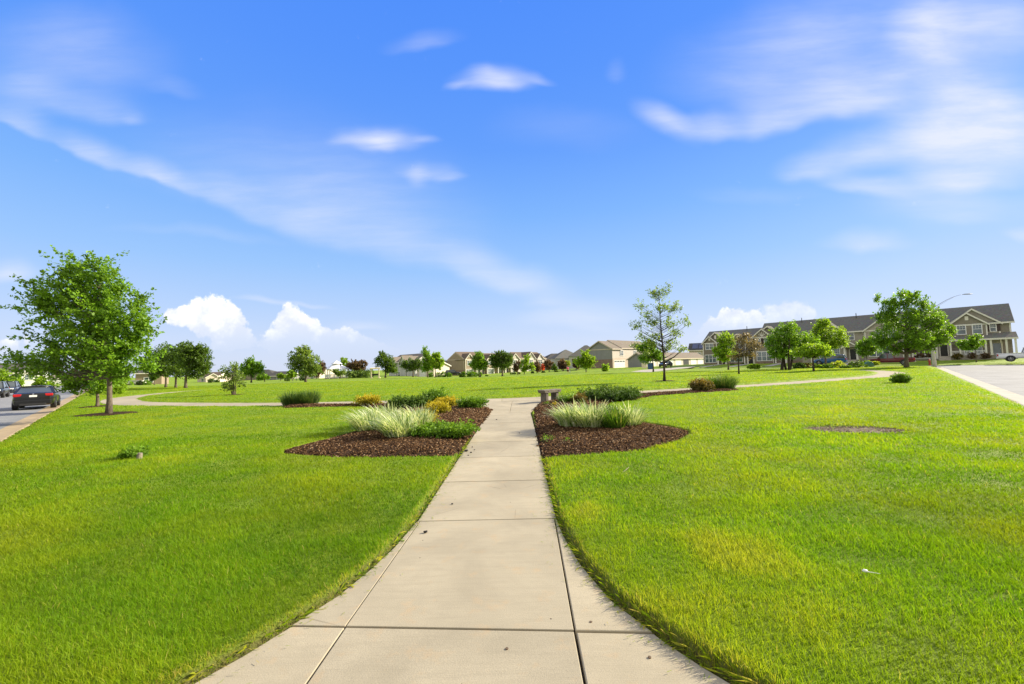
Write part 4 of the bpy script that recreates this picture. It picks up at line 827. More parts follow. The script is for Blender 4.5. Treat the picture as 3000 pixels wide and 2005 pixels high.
x, y = gx(1845, 1176, .6); mound('spreading_juniper', x, y, .42, .45, .42, 150, 24, .06, M_JUN, 'small pointed juniper right of the largest juniper mound', spray=.36, up=.2)
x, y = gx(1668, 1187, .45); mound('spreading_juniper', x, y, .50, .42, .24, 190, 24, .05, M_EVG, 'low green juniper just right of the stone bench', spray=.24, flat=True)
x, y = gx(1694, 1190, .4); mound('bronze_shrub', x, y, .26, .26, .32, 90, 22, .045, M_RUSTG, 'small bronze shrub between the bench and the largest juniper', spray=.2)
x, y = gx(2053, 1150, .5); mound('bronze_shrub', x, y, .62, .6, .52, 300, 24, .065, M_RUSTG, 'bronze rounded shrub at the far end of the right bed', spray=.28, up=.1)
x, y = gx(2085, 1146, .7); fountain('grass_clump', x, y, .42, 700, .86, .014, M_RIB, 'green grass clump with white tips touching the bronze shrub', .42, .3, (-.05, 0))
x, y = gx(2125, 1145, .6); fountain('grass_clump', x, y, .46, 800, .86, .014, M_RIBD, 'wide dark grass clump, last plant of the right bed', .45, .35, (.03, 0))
for i, (px, py, s, lab) in enumerate([(1603, 1192, .09, 'tiny yellow-green seedling at the foot of the bench'), (1620, 1197, .10, 'tiny pale seedling between the bench and the low juniper'), (1600, 1300, .09, 'weedy seedling by the path edge of the right bed'), (1657, 1310, .05, 'single blue-green seedling alone in the right mulch')]):
    x, y = gx(px, py); mound('seedling', x, y, s*1.4, s*1.1, s, 12, 9, .035, M_EVG if i != 1 else M_GOLD, lab, cat='seedling', lump=1, spray=.05, group='seedlings in the mulch')
# lone plants on the lawn
x, y = gx(2637, 1126, .5); mound('lawn_shrub', x, y, .42, .42, .48, 230, 24, .065, M_EVG, 'small pointed green shrub alone on the right lawn', up=.4, spray=.22, group='shrubs on the lawn')
x, y = gx(393, 1350, .2); mound('stump_sprouts', x, y, .20, .2, .16, 110, 16, .05, M_EVG, 'leafy sprouts growing round the cut stump', cat='sprouts', lump=3, spray=.12, group=None)
st = MB(); st.tube([(0, 0, -.05), (.004, 0, .04), (.010, 0, .09), (.014, 0, .12)], [.060, .048, .042, .038], 9)
x, y = gx(408, 1352, .02); o = st.build('tree_stump', bark('weathered_stump', (.13, .11, .09), (.32, .28, .22)), None, loc=(x, y, zat(x, y))); tag(o, 'grey cut tree stump with sprouts on the left lawn', 'stump')
# mulch rings and the bare patch
M_BARE = plain('dry_soil', (.15, .112, .070), 0.95, 0.35, 14, bump=.8); M_CLODS = plain('soil_clod', (.19, .145, .095), 0.95, 0.4, 25)
def ring_of_mulch(px, py, rx, ry, mat, lab=None):
    g = G(px, py); n = 40; vs = [(0, 0, .075)]
    for q, z in ((.55, .07), (.9, .055), (1.0, .03)):
        for k in range(n):
            a = 2*math.pi*k/n; s = q*(1+.06*math.sin(3*a+px)+.04*math.sin(7*a)); vs.append((math.cos(a)*rx*s, math.sin(a)*ry*s, z+random.uniform(-.006, .006)))
    f3 = [(0, 1+k, 1+(k+1) % n) for k in range(n)]; f4 = [(1+r*n+k, 1+(r+1)*n+k, 1+(r+1)*n+(k+1) % n, 1+r*n+(k+1) % n) for r in range(2) for k in range(n)]
    o = mesh_np('mulch_ring' if lab is None else lab, vs, [np.array(f3), np.array(f4)], mat, smooth=True, loc=(g[0], g[1], zat(g[0], g[1])-.03)); tag(o, kind='structure')
ring_of_mulch(316, 1216, 1.15, 1.0, M_BED); ring_of_mulch(1947, 1120, .95, .9, M_BED); ring_of_mulch(284, 1194, .7, .7, M_BED); ring_of_mulch(685, 1160, .8, .7, M_BED)
nd = 60; dv = [(DIRT_C[0], DIRT_C[1], .055)]
for q, zz in ((.35, .05), (.7, .04), (1.0, .03)):
    for k in range(nd):
        a = 2*math.pi*k/nd; s_ = q*(1.02+.10*math.sin(3*a)+.06*math.sin(5*a+1)+.05*math.sin(11*a)); X = math.cos(a)*1.05*s_; dv.append((DIRT_C[0]+X, DIRT_C[1]+math.sin(a)*.62*s_-.12*X, zz+random.uniform(-.012, .012)))
tag(mesh_np('bare_soil', dv, [np.array([(0, 1+k, 1+(k+1) % nd) for k in range(nd)]), np.array([(1+r*nd+k, 1+(r+1)*nd+k, 1+(r+1)*nd+(k+1) % nd, 1+r*nd+(k+1) % nd) for r in range(2) for k in range(nd)])], M_BARE, smooth=True), kind='structure')
an = rng.uniform(0, 2*np.pi, 900); q_ = np.sqrt(rng.random(900))*.98; cx_ = DIRT_C[0]+np.cos(an)*1.05*q_; cy_ = DIRT_C[1]+np.sin(an)*.62*q_-.12*np.cos(an)*1.05*q_
cb = MB()
for x_, y_ in zip(cx_, cy_):
    r_ = random.uniform(.008, .026); cb.add([(x_-r_, y_, .04), (x_, y_-r_*.8, .038), (x_+r_*1.1, y_+.2*r_, .04), (x_, y_+r_, .04), (x_+random.uniform(-.3, .3)*r_, y_, .045+r_*.9)], [(0, 1, 4), (1, 2, 4), (2, 3, 4), (3, 0, 4)])
tag(cb.build('soil_clods', M_CLODS), 'dry brown clods and old chips strewn over the bare patch', 'soil clods', kind='stuff')
x_, y_ = [], []
for k in range(700):
    a = random.uniform(0, 6.28); q = random.choice([random.gauss(1.0, .07), random.gauss(1.0, .07), random.uniform(.1, .95) if random.random() < .35 else 1.02]); X = math.cos(a)*1.05*q; x_.append(DIRT_C[0]+X); y_.append(DIRT_C[1]+math.sin(a)*.62*q-.12*X)
V_, q_, t_, nv_ = blades(np.array(x_), np.array(y_), rng.uniform(.05, .10, 700), rng.uniform(.008, .016, 700), 2, .45)
tag(mesh_np('grass_tufts', V_, [q_, t_], M_GRASS, rnd=np.repeat(np.clip(rng.normal(.5, .25, 700), 0, 1), nv_)), 'ragged grass tufts invading the bare patch', 'grass', kind='stuff')
# ------------------------------------------------------------------ hedges far off
def hedge(px, py, w, h, Y, label, mat=None, name='hedge_shrub', group='clipped shrubs at the far lawn edge', n=46, boxy=False):
    p = Hh(px, py, Y); ppm = FOC/Y; rx = w/ppm/2; hh = h/ppm; old = globals()['bedz']
    lobes = [(0, 0, hh*.4, rx, rx*.9, hh*.58), (-rx*.4, 0, hh*.45, rx*.6, rx*.6, hh*.5), (rx*.4, 0, hh*.42, rx*.6, rx*.6, hh*.52)]
    if boxy: lobes = [(q*rx, 0, hh*.5, rx*.3, rx*.5, hh*.5) for q in (-.75, -.4, 0, .4, .75)]
    C, d = lobe_centres(lobes, n, .75); D = d+rng.normal(0, .4, d.shape); D /= np.linalg.norm(D, axis=1)[:, None]
    V, f, r = leaf_cloud(C, D, np.full(n, hh*.2), 22, max(.13, 2.0/ppm), hh*.10); V[:, 2] = np.maximum(V[:, 2], -.1)
    return tag(mesh_np(name, V, [f], mat or M_LEAFD, rnd=r, loc=tuple(p)), label, 'shrub', group)
for px, w, h, lab in [(1028, 22, 22, 'dark clipped hedge shrub next to the gazebo steps'), (1045, 22, 20, 'dark clipped hedge shrub between the gazebo and the arbor, second from the gazebo'), (1062, 24, 22, 'dark clipped hedge shrub, third from the gazebo'), (1080, 22, 26, 'tallest dark clipped hedge shrub, touching the arbor')]:
    hedge(px, 1108, w, h, 106, lab, n=70)
for px, w, h, lab in [(1262, 14, 12, 'low hedge shrub below the overlapping pair of trees'), (1284, 18, 12, 'low hedge shrub left of the parked dark car'), (1300, 14, 13, 'low hedge shrub before the white garage door'), (1316, 12, 11, 'low hedge shrub touching the parked dark car')]:
    hedge(px, 1104, w, h, 95, lab, M_LEAF)
for px, w, h, lab in [(1358, 13, 13, 'first rounded shrub right of the brown gable wall'), (1372, 13, 14, 'second rounded shrub along the rowhouse front'), (1388, 17, 14, 'wide rounded shrub left of the round tree trunk'), (1406, 12, 12, 'rounded shrub at the round tree trunk'), (1350, 9, 8, 'tiny rounded shrub at the brown gable corner'), (1426, 8, 5, 'lowest shrub between the two round-crowned trees')]:
    hedge(px, 1104, w, h, 84, lab, M_LEAF)
for px, py, w, h, lab in [(1503, 1098, 16, 6, 'low dark shrub right of the globe tree'), (1520, 1096, 8, 5, 'small low shrub under the reddish tree'), (1560, 1094, 8, 5, 'small low shrub under the bright yellow-green tree'), (1592, 1093, 10, 5, 'small low shrub under the red shrub'), (1630, 1091, 10, 5, 'small low shrub under the dark conifer'), (842, 1117, 12, 9, 'round dark shrub left of the windswept tree'), (887, 1115, 16, 14, 'round dark shrub behind the windswept tree trunk')]:
    hedge(px, py, w, h, 100, lab)
hedge(2208, 1080, 32, 11, 62, 'bright clipped box hedge in front of the porch steps', M_LEAFB, 'box_hedge', n=120, boxy=True)
for px, py, w, h, Y, m, lab in [(2342, 1081, 30, 16, 62, M_LEAFD, 'dark rounded hedge left of the umbrella-shaped tree'), (2366, 1080, 32, 14, 66, M_RUSTG, 'bronze shrub bank behind the umbrella-shaped tree'), (2395, 1079, 26, 9, 63, M_LEAFB, 'low bright shrub right of the umbrella-shaped tree trunk'), (2424, 1081, 34, 11, 60, M_EVG, 'wide low green shrub below the blue car'),
                                (2455, 1078, 34, 18, 62, M_LEAFY, 'yellow-green shrub hiding the tail of the blue car'), (2480, 1082, 30, 10, 58, M_EVG, 'low dark juniper at the front of the right shrub border'), (2500, 1072, 24, 8, 66, M_RUSTG, 'orange-tinged low shrub below the porch steps'),
                                (2515, 1081, 42, 20, 60, M_LEAFD, 'dark shrub left of the green utility box'), (2540, 1066, 18, 8, 64, M_LEAFB, 'bright leafy shrub behind the green utility box'), (2565, 1068, 20, 8, 64, M_LEAFY, 'pale yellow grass clump right of the green utility box')]:
    hedge(px, py, w, h, Y, lab, m, 'border_shrub', 'shrub border by the loop path corner', n=90)
for px, py, w, h, m, lab in [(2806, 1052, 18, 15, M_RUSTG, 'dull shrub at the left end of the porch railing'), (2848, 1050, 18, 14, M_LEAFP, 'purple-brown shrub in the middle of the porch railing'), (2886, 1050, 20, 14, M_LEAFP, 'purple-brown shrub at the right end of the porch railing'), (2694, 1048, 20, 12, M_LEAFP, 'dark red shrub left of the lamp post'), (2726, 1047, 22, 14, M_LEAFP, 'dark red shrub just behind the lamp post')]:
    hedge(px, py, w, h, 70, lab, m, 'foundation_shrub', 'shrubs along the brown rowhouse front', n=60)
for px, py, w, h, m, lab in [(2093, 1078, 12, 6, M_LEAFD, 'low shrub under the left ground-floor windows'), (2146, 1074, 12, 7, M_LEAFD, 'low shrub under the second ground-floor windows'), (2176, 1073, 10, 8, M_LEAFD, 'low shrub beside the second rowhouse entry'), (2240, 1070, 14, 8, M_LEAFD, 'low shrub under the third ground-floor windows'), (2262, 1069, 10, 7, M_LEAFD, 'low shrub left of the third entry post')]:
    hedge(px, py, w, h, 96, lab, m, 'foundation_shrub', 'shrubs along the brown rowhouse front', n=40)
hedge(430, 1130, 18, 14, 95, 'round dark hedge shrub by the grey shed', M_LEAF, n=60); hedge(410, 1131, 16, 14, 92, 'round dark hedge shrub right of the grey shed', M_LEAFD, n=60)
hedge(618, 1121, 14, 12, 150, 'dark shrub by the white gabled house', M_LEAFD, n=40); hedge(636, 1120, 12, 8, 150, 'small shrub at the right corner of the white gabled house', M_LEAFD, n=36)
# ------------------------------------------------------------------ houses
def siding(name, col, pitch=.18):
    t = NT(name); p = t.pos(); sep = t.n.new('ShaderNodeSeparateXYZ'); t.link(p, sep.inputs[0])
    fr = t.math('FRACT', t.math('MULTIPLY', sep.outputs[2], 1/pitch)); n = t.noise(p, .7, 4, .6)
    c = t.ramp(n, [(.3, tuple(v*.90 for v in col)), (.7, tuple(min(1, v*1.06) for v in col))]); c = t.mix(t.rng(fr, 0, .14, .45, 0), c, tuple(v*.45 for v in col)); t.set(color=c, rough=.7)
    t.bump(fr, .5, .02); return t.m
def shingle(name, col):
    t = NT(name); p = t.pos(); n = t.noise(p, 5, 5, .75); n2 = t.noise(p, .35, 3, .6); v = t.vor(t.mapping(p, (2.2, 3, 4)), 1.6, 'F1', 'Color')
    c = t.ramp(n, [(.3, tuple(x*.72 for x in col)), (.7, tuple(x*1.22 for x in col))]); c = t.mix(.22, c, v, 'MULTIPLY'); c = t.mix(t.rng(n2, .4, .7, 0, .25), c, tuple(x*.7 for x in col)); t.set(color=c, rough=1.0, spec=.05); t.bump(n, .5, .02); return t.m
def masonry(name, a, b, mortar, sc=2.2):
    t = NT(name); p = t.pos(); m = t.mapping(p, (1, 1, 1), (rad(90), 0, 0)); n = t.n.new('ShaderNodeTexBrick'); t.link(m, n.inputs[0]); n.inputs[1].default_value = (*a, 1); n.inputs[2].default_value = (*b, 1); n.inputs[3].default_value = (*mortar, 1)
    n.inputs['Scale'].default_value = sc; n.inputs['Mortar Size'].default_value = .018; nz = t.noise(p, 1.5, 4, .6); t.set(color=t.mix(t.rng(nz, .35, .7, 0, .4), n.outputs[0], tuple(v*.6 for v in a)), rough=.9); return t.m
def glassy(name, col=(.045, .065, .075), rough=.06):
    t = NT(name); p = t.pos(); n = t.noise(p, .6, 3, .5); t.set(color=t.ramp(n, [(.35, col), (.7, tuple(v*2.4 for v in col))]), rough=rough, spec=.9); return t.m
M_TAUPE = siding('taupe_siding', (.25, .22, .17)); M_OLIVE = siding('olive_brown_siding', (.21, .178, .132)); M_BEIGE = siding('beige_siding', (.36, .325, .26)); M_GREYS = siding('grey_siding', (.24, .24, .235)); M_BLUEG = siding('blue_grey_siding', (.33, .38, .40))
M_TAN = siding('tan_siding', (.29, .225, .15)); M_CREAM = siding('cream_siding', (.62, .53, .44)); M_PALE = siding('pale_siding', (.50, .45, .39)); M_WHITES = siding('white_siding', (.72, .72, .70)); M_LGREY = siding('light_grey_siding', (.46, .46, .43))
M_RGREY = shingle('grey_shingle', (.19, .188, .168)); M_RBROWN = shingle('brown_shingle', (.185, .145, .110)); M_RTAUPE = shingle('taupe_shingle', (.24, .21, .175)); M_RDARK = shingle('dark_shingle', (.10, .098, .094))
M_TRIM = plain('painted_trim', (.72, .69, .60), .5, .05); M_TRIMT = plain('tan_trim', (.52, .45, .34), .55, .05); M_WHITE = plain('white_paint', (.80, .79, .76), .45, .04); M_SHUT = plain('dark_red_shutter', (.055, .030, .026), .6)
M_DOOR = plain('dark_door', (.018, .016, .018), .35); M_GLASS = glassy('window_glass'); M_BRICK = masonry('brick', (.20, .12, .085), (.27, .19, .14), (.34, .30, .25)); M_STONE = masonry('stone_facing', (.20, .175, .14), (.30, .26, .205), (.26, .23, .19), 1.5)
M_PBRICK = masonry('pale_brick', (.47, .37, .30), (.56, .46, .38), (.60, .54, .47)); M_SOLAR = glassy('solar_panel', (.016, .022, .045), .12); M_STEP = plain('concrete_step', (.42, .38, .31), .9); M_BLACKP = plain('black_metal', (.012, .012, .013), .4)
def gable_slabs(mb, x0, x1, y0, y1, z, rise, axis, ov=.35, th=.16):
    if axis == 'x':
        ym = (y0+y1)/2; s = rise/(ym-y0); zo = z-ov*s
        mb.prism([(x0-ov, y0-ov, zo), (x1+ov, y0-ov, zo), (x1+ov, ym, z+rise), (x0-ov, ym, z+rise)], (0, 0, th)); mb.prism([(x0-ov, ym, z+rise), (x1+ov, ym, z+rise), (x1+ov, y1+ov, zo), (x0-ov, y1+ov, zo)], (0, 0, th))
    else:
        xm = (x0+x1)/2; s = rise/(xm-x0); zo = z-ov*s
        mb.prism([(x0-ov, y0-ov, zo), (xm, y0-ov, z+rise), (xm, y1, z+rise), (x0-ov, y1, zo)], (0, 0, th)); mb.prism([(xm, y0-ov, z+rise), (x1+ov, y0-ov, zo), (x1+ov, y1, zo), (xm, y1, z+rise)], (0, 0, th))
class House:
    """a building in its own frame: x along the front seen left to right, y into the house, z up from its floor"""
    def __init__(s, name, loc, rz, label, cat='house', group=None): s.r = empty(name, loc, rz); tag(s.r, label, cat, group)
    def part(s, name, mb, mat, parent=None, **k): return mb.build(name, mat, parent or s.r, **k)
    def walls(s, x0, x1, y0, y1, z0, z1, mat, rise=0, axis='x', name='wall'):
        mb = MB()
        if rise and axis == 'x': ym = (y0+y1)/2; mb.prism([(x0, y0, z0), (x0, y1, z0), (x0, y1, z1), (x0, ym, z1+rise), (x0, y0, z1)], (x1-x0, 0, 0))
        elif rise: xm = (x0+x1)/2; mb.prism([(x0, y0, z0), (x1, y0, z0), (x1, y0, z1), (xm, y0, z1+rise), (x0, y0, z1)], (0, y1-y0, 0))
        else: mb.box(x0, x1, y0, y1, z0, z1)
        return s.part(name, mb, mat)
    def roof(s, x0, x1, y0, y1, z, rise, axis, mat, ov=.35, fascia=None):
        mb = MB(); gable_slabs(mb, x0, x1, y0, y1, z, rise, axis, ov); o = s.part('roof', mb, mat)
        if fascia:
            f = MB(); q = .03
            if axis == 'y':
                xm = (x0+x1)/2; sl = rise/(xm-x0); zo = z-ov*sl
                for a, b in (((x0-ov, zo), (xm, z+rise)), ((x1+ov, zo), (xm, z+rise))): f.prism([(a[0], y0-ov-q, a[1]-.16), (b[0], y0-ov-q, b[1]-.16), (b[0], y0-ov-q, b[1]+.14), (a[0], y0-ov-q, a[1]+.14)], (0, .025, 0))
            else:
                ym = (y0+y1)/2; sl = rise/(ym-y0); zo = z-ov*sl; f.box(x0-ov, x1+ov, y0-ov-q-.02, y0-ov-q+.02, zo-.10, zo+.16)
                for xx in (x0-ov-q, x1+ov+q-.025):
                    for a, b in (((y0-ov, zo), (ym, z+rise)), ((y1+ov, zo), (ym, z+rise))): f.prism([(xx, a[0], a[1]-.16), (xx, b[0], b[1]-.16), (xx, b[0], b[1]+.12), (xx, a[0], a[1]+.12)], (.025, 0, 0))
            s.part('fascia', f, fascia, o)
        return o
    def window(s, x0, x1, z0, z1, y=0.0, n=1, trim=None, shutters=False, side=None, grid=True):
        t = .11; f = MB(); y0 = y-.07
        f.box(x0-t, x1+t, y0, y, z1, z1+t*1.3); f.box(x0-t, x1+t, y0-.03, y, z0-t, z0); f.box(x0-t, x0, y0, y, z0, z1); f.box(x1, x1+t, y0, y, z0, z1); w = (x1-x0)/n
        for i in range(1, n): f.box(x0+i*w-.06, x0+i*w+.06, y0, y, z0, z1)
        zm = (z0+z1)/2
        for i in range(n):
            a, b = x0+i*w+(.06 if i else 0), x0+(i+1)*w-(.06 if i < n-1 else 0); f.box(a, b, y0+.025, y, zm-.035, zm+.035)
            if grid:
                for k in (1, 2): xx = a+(b-a)*k/3; f.box(xx-.012, xx+.012, y0+.035, y0+.055, zm+.035, z1)
                f.box(a, b, y0+.036, y0+.054, (zm+z1)/2-.012, (zm+z1)/2+.012)
        o = s.part('window', f, trim or M_WHITE); p = MB(); p.box(x0, x1, y-.028, y-.008, z0, z1); s.part('pane', p, M_GLASS, o)
        if shutters:
            for a, b in ((x0-t-.42, x0-t-.03), (x1+t+.03, x1+t+.42)): q = MB(); q.box(a, b, y-.05, y-.005, z0-.05, z1+.05); s.part('shutter', q, M_SHUT, bevel=.01)
        if side:
            m = Matrix.Translation(side[0]) @ Matrix.Rotation(side[1], 4, 'Z'); o.matrix_local = m
        return o
    def door(s, x0, x1, z0, z1, y=0.0, mat=None, trim=None, storm=False):
        f = MB(); t = .14; f.box(x0-t, x0, y-.07, y, z0, z1+t); f.box(x1, x1+t, y-.07, y, z0, z1+t); f.box(x0, x1, y-.07, y, z1, z1+t); o = s.part('door', f, trim or M_TRIM)
        p = MB(); p.box(x0, x1, y-.045, y-.005, z0, z1)
        for zz in (z0+.2, z0+1.05): p.box(x0+.12, x1-.12, y-.055, y-.045, zz, zz+.65)
        s.part('door_leaf', p, mat or M_DOOR, o); k = MB(); k.tube([(x1-.09, y-.10, z0+1.0), (x1-.09, y-.045, z0+1.0)], .03, 8); s.part('handle', k, M_WHITE, o); return o
    def posts(s, L, z0, z1, w=.24, mat=None):
        for x, y in L:
            mb = MB(); mb.box(x-w/2, x+w/2, y-w/2, y+w/2, z0, z1); mb.box(x-w*.68, x+w*.68, y-w*.68, y+w*.68, z0, z0+.12); mb.box(x-w*.66, x+w*.66, y-w*.66, y+w*.66, z1-.13, z1-.01); s.part('porch_post', mb, mat or M_TRIM)
    def rail(s, x0, x1, y, z0, mat=None):
        mb = MB(); mb.box(x0, x1, y-.035, y+.035, z0+.78, z0+.86); mb.box(x0, x1, y-.03, y+.03, z0+.10, z0+.16)
        for x in np.arange(x0+.08, x1-.04, .16): mb.box(x-.024, x+.024, y-.02, y+.02, z0+.16, z0+.78)
        s.part('railing', mb, mat or M_WHITE)
    def steps(s, x0, x1, y, z0, n=4, run=.32):
        mb = MB(); rise = z0/n
        for i in range(n): mb.box(x0, x1, y-run*(i+1), y-run*i+(.001 if i else 0), -.3, z0-rise*i-.01)
        s.part('steps', mb, M_STEP)
    def shed(s, x0, x1, y0, y1, z0, z1, mat, fascia=None):
        mb = MB(); mb.prism([(x0, y0, z0), (x1, y0, z0), (x1, y1, z1), (x0, y1, z1)], (0, 0, .14)); o = s.part('porch_roof', mb, mat)
        f = MB(); f.box(x0-.02, x1+.02, y0-.05, y0-.01, z0-.12, z0+.16); s.part('fascia', f, fascia or M_TRIM, o)
    def garage_door(s, x0, x1, z0, z1, y=0.0, lights=False, mat=None):
        f = MB(); t = .12; f.box(x0-t, x0, y-.05, y, z0, z1+t); f.box(x1, x1+t, y-.05, y, z0, z1+t); f.box(x0, x1, y-.05, y, z1, z1+t); o = s.part('garage_door', f, M_TRIM); p = MB(); n = 4; h = (z1-z0)/n
        for i in range(n): p.box(x0, x1, y-.035, y-.004, z0+i*h+.012, z0+(i+1)*h-.012)
        s.part('door_panel', p, mat or M_WHITE, o)
        if lights:
            g = MB(); m = 4; w = (x1-x0)/m
            for i in range(m): g.box(x0+i*w+.12, x0+(i+1)*w-.12, y-.042, y-.036, z1-h+.12, z1-.12)
            s.part('pane', g, M_GLASS, o)

# ---- brown rowhouse on the right
Yc = 152.74/1.4428; Xc = .4428*Yc
RH = House('rowhouse', (Xc, Yc, 0.30), rad(-45), 'long brown two-storey rowhouse with many gables and porches on the right', 'rowhouse', 'rowhouses round the park')
D_ = 10.2
secs = [(0, 9.5, 5.85, 2.9, M_OLIVE), (9.5, 12.7, 5.85, 2.9, M_TAUPE), (12.7, 21, 6.55, 3.2, M_TAUPE), (21, 31.7, 6.55, 3.2, M_BEIGE), (31.7, 43.3, 6.55, 3.2, M_BEIGE), (43.3, 50.8, 6.55, 3.2, M_TAUPE)]
for x0, x1, e, r, m in secs: RH.walls(x0, x1, 0, D_, -.6, e, m, r)
RH.roof(0, 12.6, 0, D_, 5.85, 2.9, 'x', M_RGREY, .4, M_TRIM); RH.roof(13.05, 50.8, 0, D_, 6.55, 3.2, 'x', M_RGREY, .4, M_TRIM)
def bay(h, x0, x1, proj, z0, z1, rise, mat, roofmat=None, vent=True, back=None, truss=False, trim=None):
    h.walls(x0, x1, -proj, .3 if proj else .02, z0, z1, mat, rise, 'y', 'gable_wall'); h.roof(x0, x1, -proj, back or 5.0, z1, rise, 'y', roofmat or M_RGREY, .3, trim or M_TRIM)
    t = MB(); t.box(x0-.02, x1+.02, -proj-.03, -proj, z1-.24, z1-.02); t.box(x0-.03, x0+.16, -proj-.028, -proj, z0, z1-.24); t.box(x1-.16, x1+.03, -proj-.028, -proj, z0, z1-.24)
    if truss:
        xm = (x0+x1)/2; zt = z1+rise*.45
        for q in (-.9, -.45, 0, .45, .9): t.bar((xm, -proj-.05, z1+.05), (xm+q, -proj-.05, zt+.35*(1-abs(q))), .10)
    h.part('trim_boards', t, trim or M_TRIM)
    if vent: v = MB(); xm = (x0+x1)/2; v.box(xm-.22, xm+.22, -proj-.06, -proj, z1+rise*.36, z1+rise*.72); h.part('gable_vent', v, trim or M_TRIM)
bay(RH, -.05, 5.9, .12, 2.9, 5.75, 2.45, M_OLIVE, back=4.6); bay(RH, .02, 3.4, .75, -.4, 5.72, 1.55, M_OLIVE, back=3)
bay(RH, 6.2, 9.9, .5, 2.9, 5.75, 1.65, M_OLIVE, back=3.4); bay(RH, 11.7, 17.5, .12, 2.9, 6.45, 2.3, M_TAUPE, vent=False); bay(RH, 11.5, 15.6, .75, -.4, 6.42, 1.75, M_TAUPE, vent=False, truss=True, back=3.4)
bay(RH, 22.6, 28.7, .5, -.4, 6.45, 2.5, M_BEIGE); bay(RH, 31.8, 38.2, .5, -.4, 6.45, 2.6, M_BEIGE); bay(RH, 43.4, 49.6, .15, 2.9, 6.45, 2.55, M_BEIGE, vent=False); bay(RH, 43.5, 48.1, .75, 3.9, 6.4, 1.95, M_TAUPE, back=3.4)
for a, b, y in ((.15, 3.3, -.75), (4, 9.3, 0), (12.0, 15.5, -.75), (16, 20.8, 0)):
    br = MB(); br.box(a, b, y-.05, y-.001, -.5, .72); RH.part('brick_base', br, M_BRICK)
for a, b in ((43.6, 45.0), (47.9, 48.4), (49.5, 50.75)):
    br = MB(); br.box(a, b, -.06, -.001, 0, 3.6); RH.part('stone_facing', br, M_STONE)
RH.window(.75, 2.5, 4.1, 5.55, -.75, 2); RH.window(.5, 3.05, .85, 2.65, -.75, 3); RH.window(7.2, 8.9, 4.1, 5.5, -.5, 2); RH.window(6.3, 8.8, .85, 2.65, 0, 3)
RH.window(12.1, 13.15, 4.4, 5.95, -.75, 1, shutters=True); RH.window(14.0, 15.05, 4.4, 5.95, -.75, 1, shutters=True); RH.window(12.3, 15.2, 1.0, 2.95, -.75, 3); RH.window(18.2, 19.9, 4.6, 6.0, 0, 2); RH.window(24.4, 26.9, 4.6, 6.1, -.5, 2); RH.window(24.2, 27.6, 1.1, 3.0, -.5, 3)
RH.window(29.2, 30.05, 4.75, 6.05, 0, 1); RH.window(33.6, 34.6, 4.6, 6.1, -.5, 1); RH.window(35.4, 36.4, 4.6, 6.1, -.5, 1); RH.window(32.4, 35.3, 1.25, 3.15, -.5, 3); RH.window(39.5, 41.5, 1.3, 3.1, 0, 3); RH.window(39.9, 41.2, 4.7, 6.1, 0, 1)
RH.window(44.55, 45.55, 4.72, 6.25, -.75, 1); RH.window(46.45, 47.45, 4.72, 6.25, -.75, 1); RH.window(48.5, 49.1, 5.0, 6.2, -.15, 1, shutters=True); RH.window(45.3, 47.3, 1.3, 3.1, 0, 2)
for x0, z0 in ((4.3, .25), (10.2, .3), (17.0, .4), (29.25, .72), (36.2, .72), (42.25, .95)): RH.door(x0, x0+.95, z0, z0+2.1, 0)
RH.door(48.6, 49.55, .95, 3.05, 0, M_GLASS)
for x0, z0 in ((4.0, .25), (9.9, .3), (16.7, .4), (28.9, .72), (35.9, .72), (42.0, .95)): RH.steps(x0, x0+1.5, -1.5, z0, 4); q = MB(); q.box(x0-.2, x0+1.7, -1.5, -.001, -.4, z0-.01); RH.part('porch_floor', q, M_STEP)
q = MB(); q.box(43.55, 51.1, -1.95, -.07, -.4, .93); RH.part('porch_floor', q, M_STONE)
RH.shed(3.5, 10.9, -1.7, .05, 2.95, 3.7, M_RGREY); RH.shed(15.8, 21.6, -1.7, .05, 3.1, 3.9, M_RGREY); RH.shed(35.5, 42.0, -1.7, .05, 3.25, 4.05, M_RGREY); RH.shed(43.3, 51.3, -2.2, .05, 3.6, 4.6, M_RGREY)
RH.posts([(3.85, -1.5), (5.6, -1.5), (9.8, -1.5), (11.4-.9, -1.5)], .2, 2.95, .22); RH.posts([(16.2, -1.5), (18.2, -1.5)], .35, 3.1, .22); RH.posts([(35.8, -1.5), (37.4, -1.5), (38.6, -1.5), (41.8, -1.5)], .5, 3.25, .22)
RH.posts([(43.55, -1.95), (44.7, -1.95), (47.7, -1.95), (48.3, -1.95), (50.0, -1.95), (51.0, -1.95)], .93, 3.6, .24)
RH.walls(28.3, 30.8, -1.7, 0, 3.2, 3.25, M_BEIGE, .95, 'y', 'porch_gable'); RH.roof(28.3, 30.8, -1.7, .1, 3.25, .95, 'y', M_RGREY, .22, M_TRIM); RH.posts([(28.55, -1.5), (30.55, -1.5)], .7, 3.2, .24)
RH.rail(43.7, 44.55, -1.95, .93); RH.rail(44.85, 47.55, -1.95, .93); RH.rail(38.7, 41.7, -1.5, .55)
q = MB(); q.box(50.62, 50.83, -.03, -.001, 4.7, 6.5); RH.part('corner_board', q, M_TRIM); q = MB()
for x in (31.6, 43.2): q.tube([(x, -.12, 0), (x, -.12, 6.4)], .05, 6)
RH.part('downspout', q, M_TRIM)
for x in (9.0, 20.5, 30.2, 41.2): q = MB(); q.tube([(x, 4.2, 8.2 if x < 12 else 9.0), (x, 4.2, 9.5 if x < 12 else 10.4)], .07, 8); RH.part('roof_pipe', q, M_RDARK)
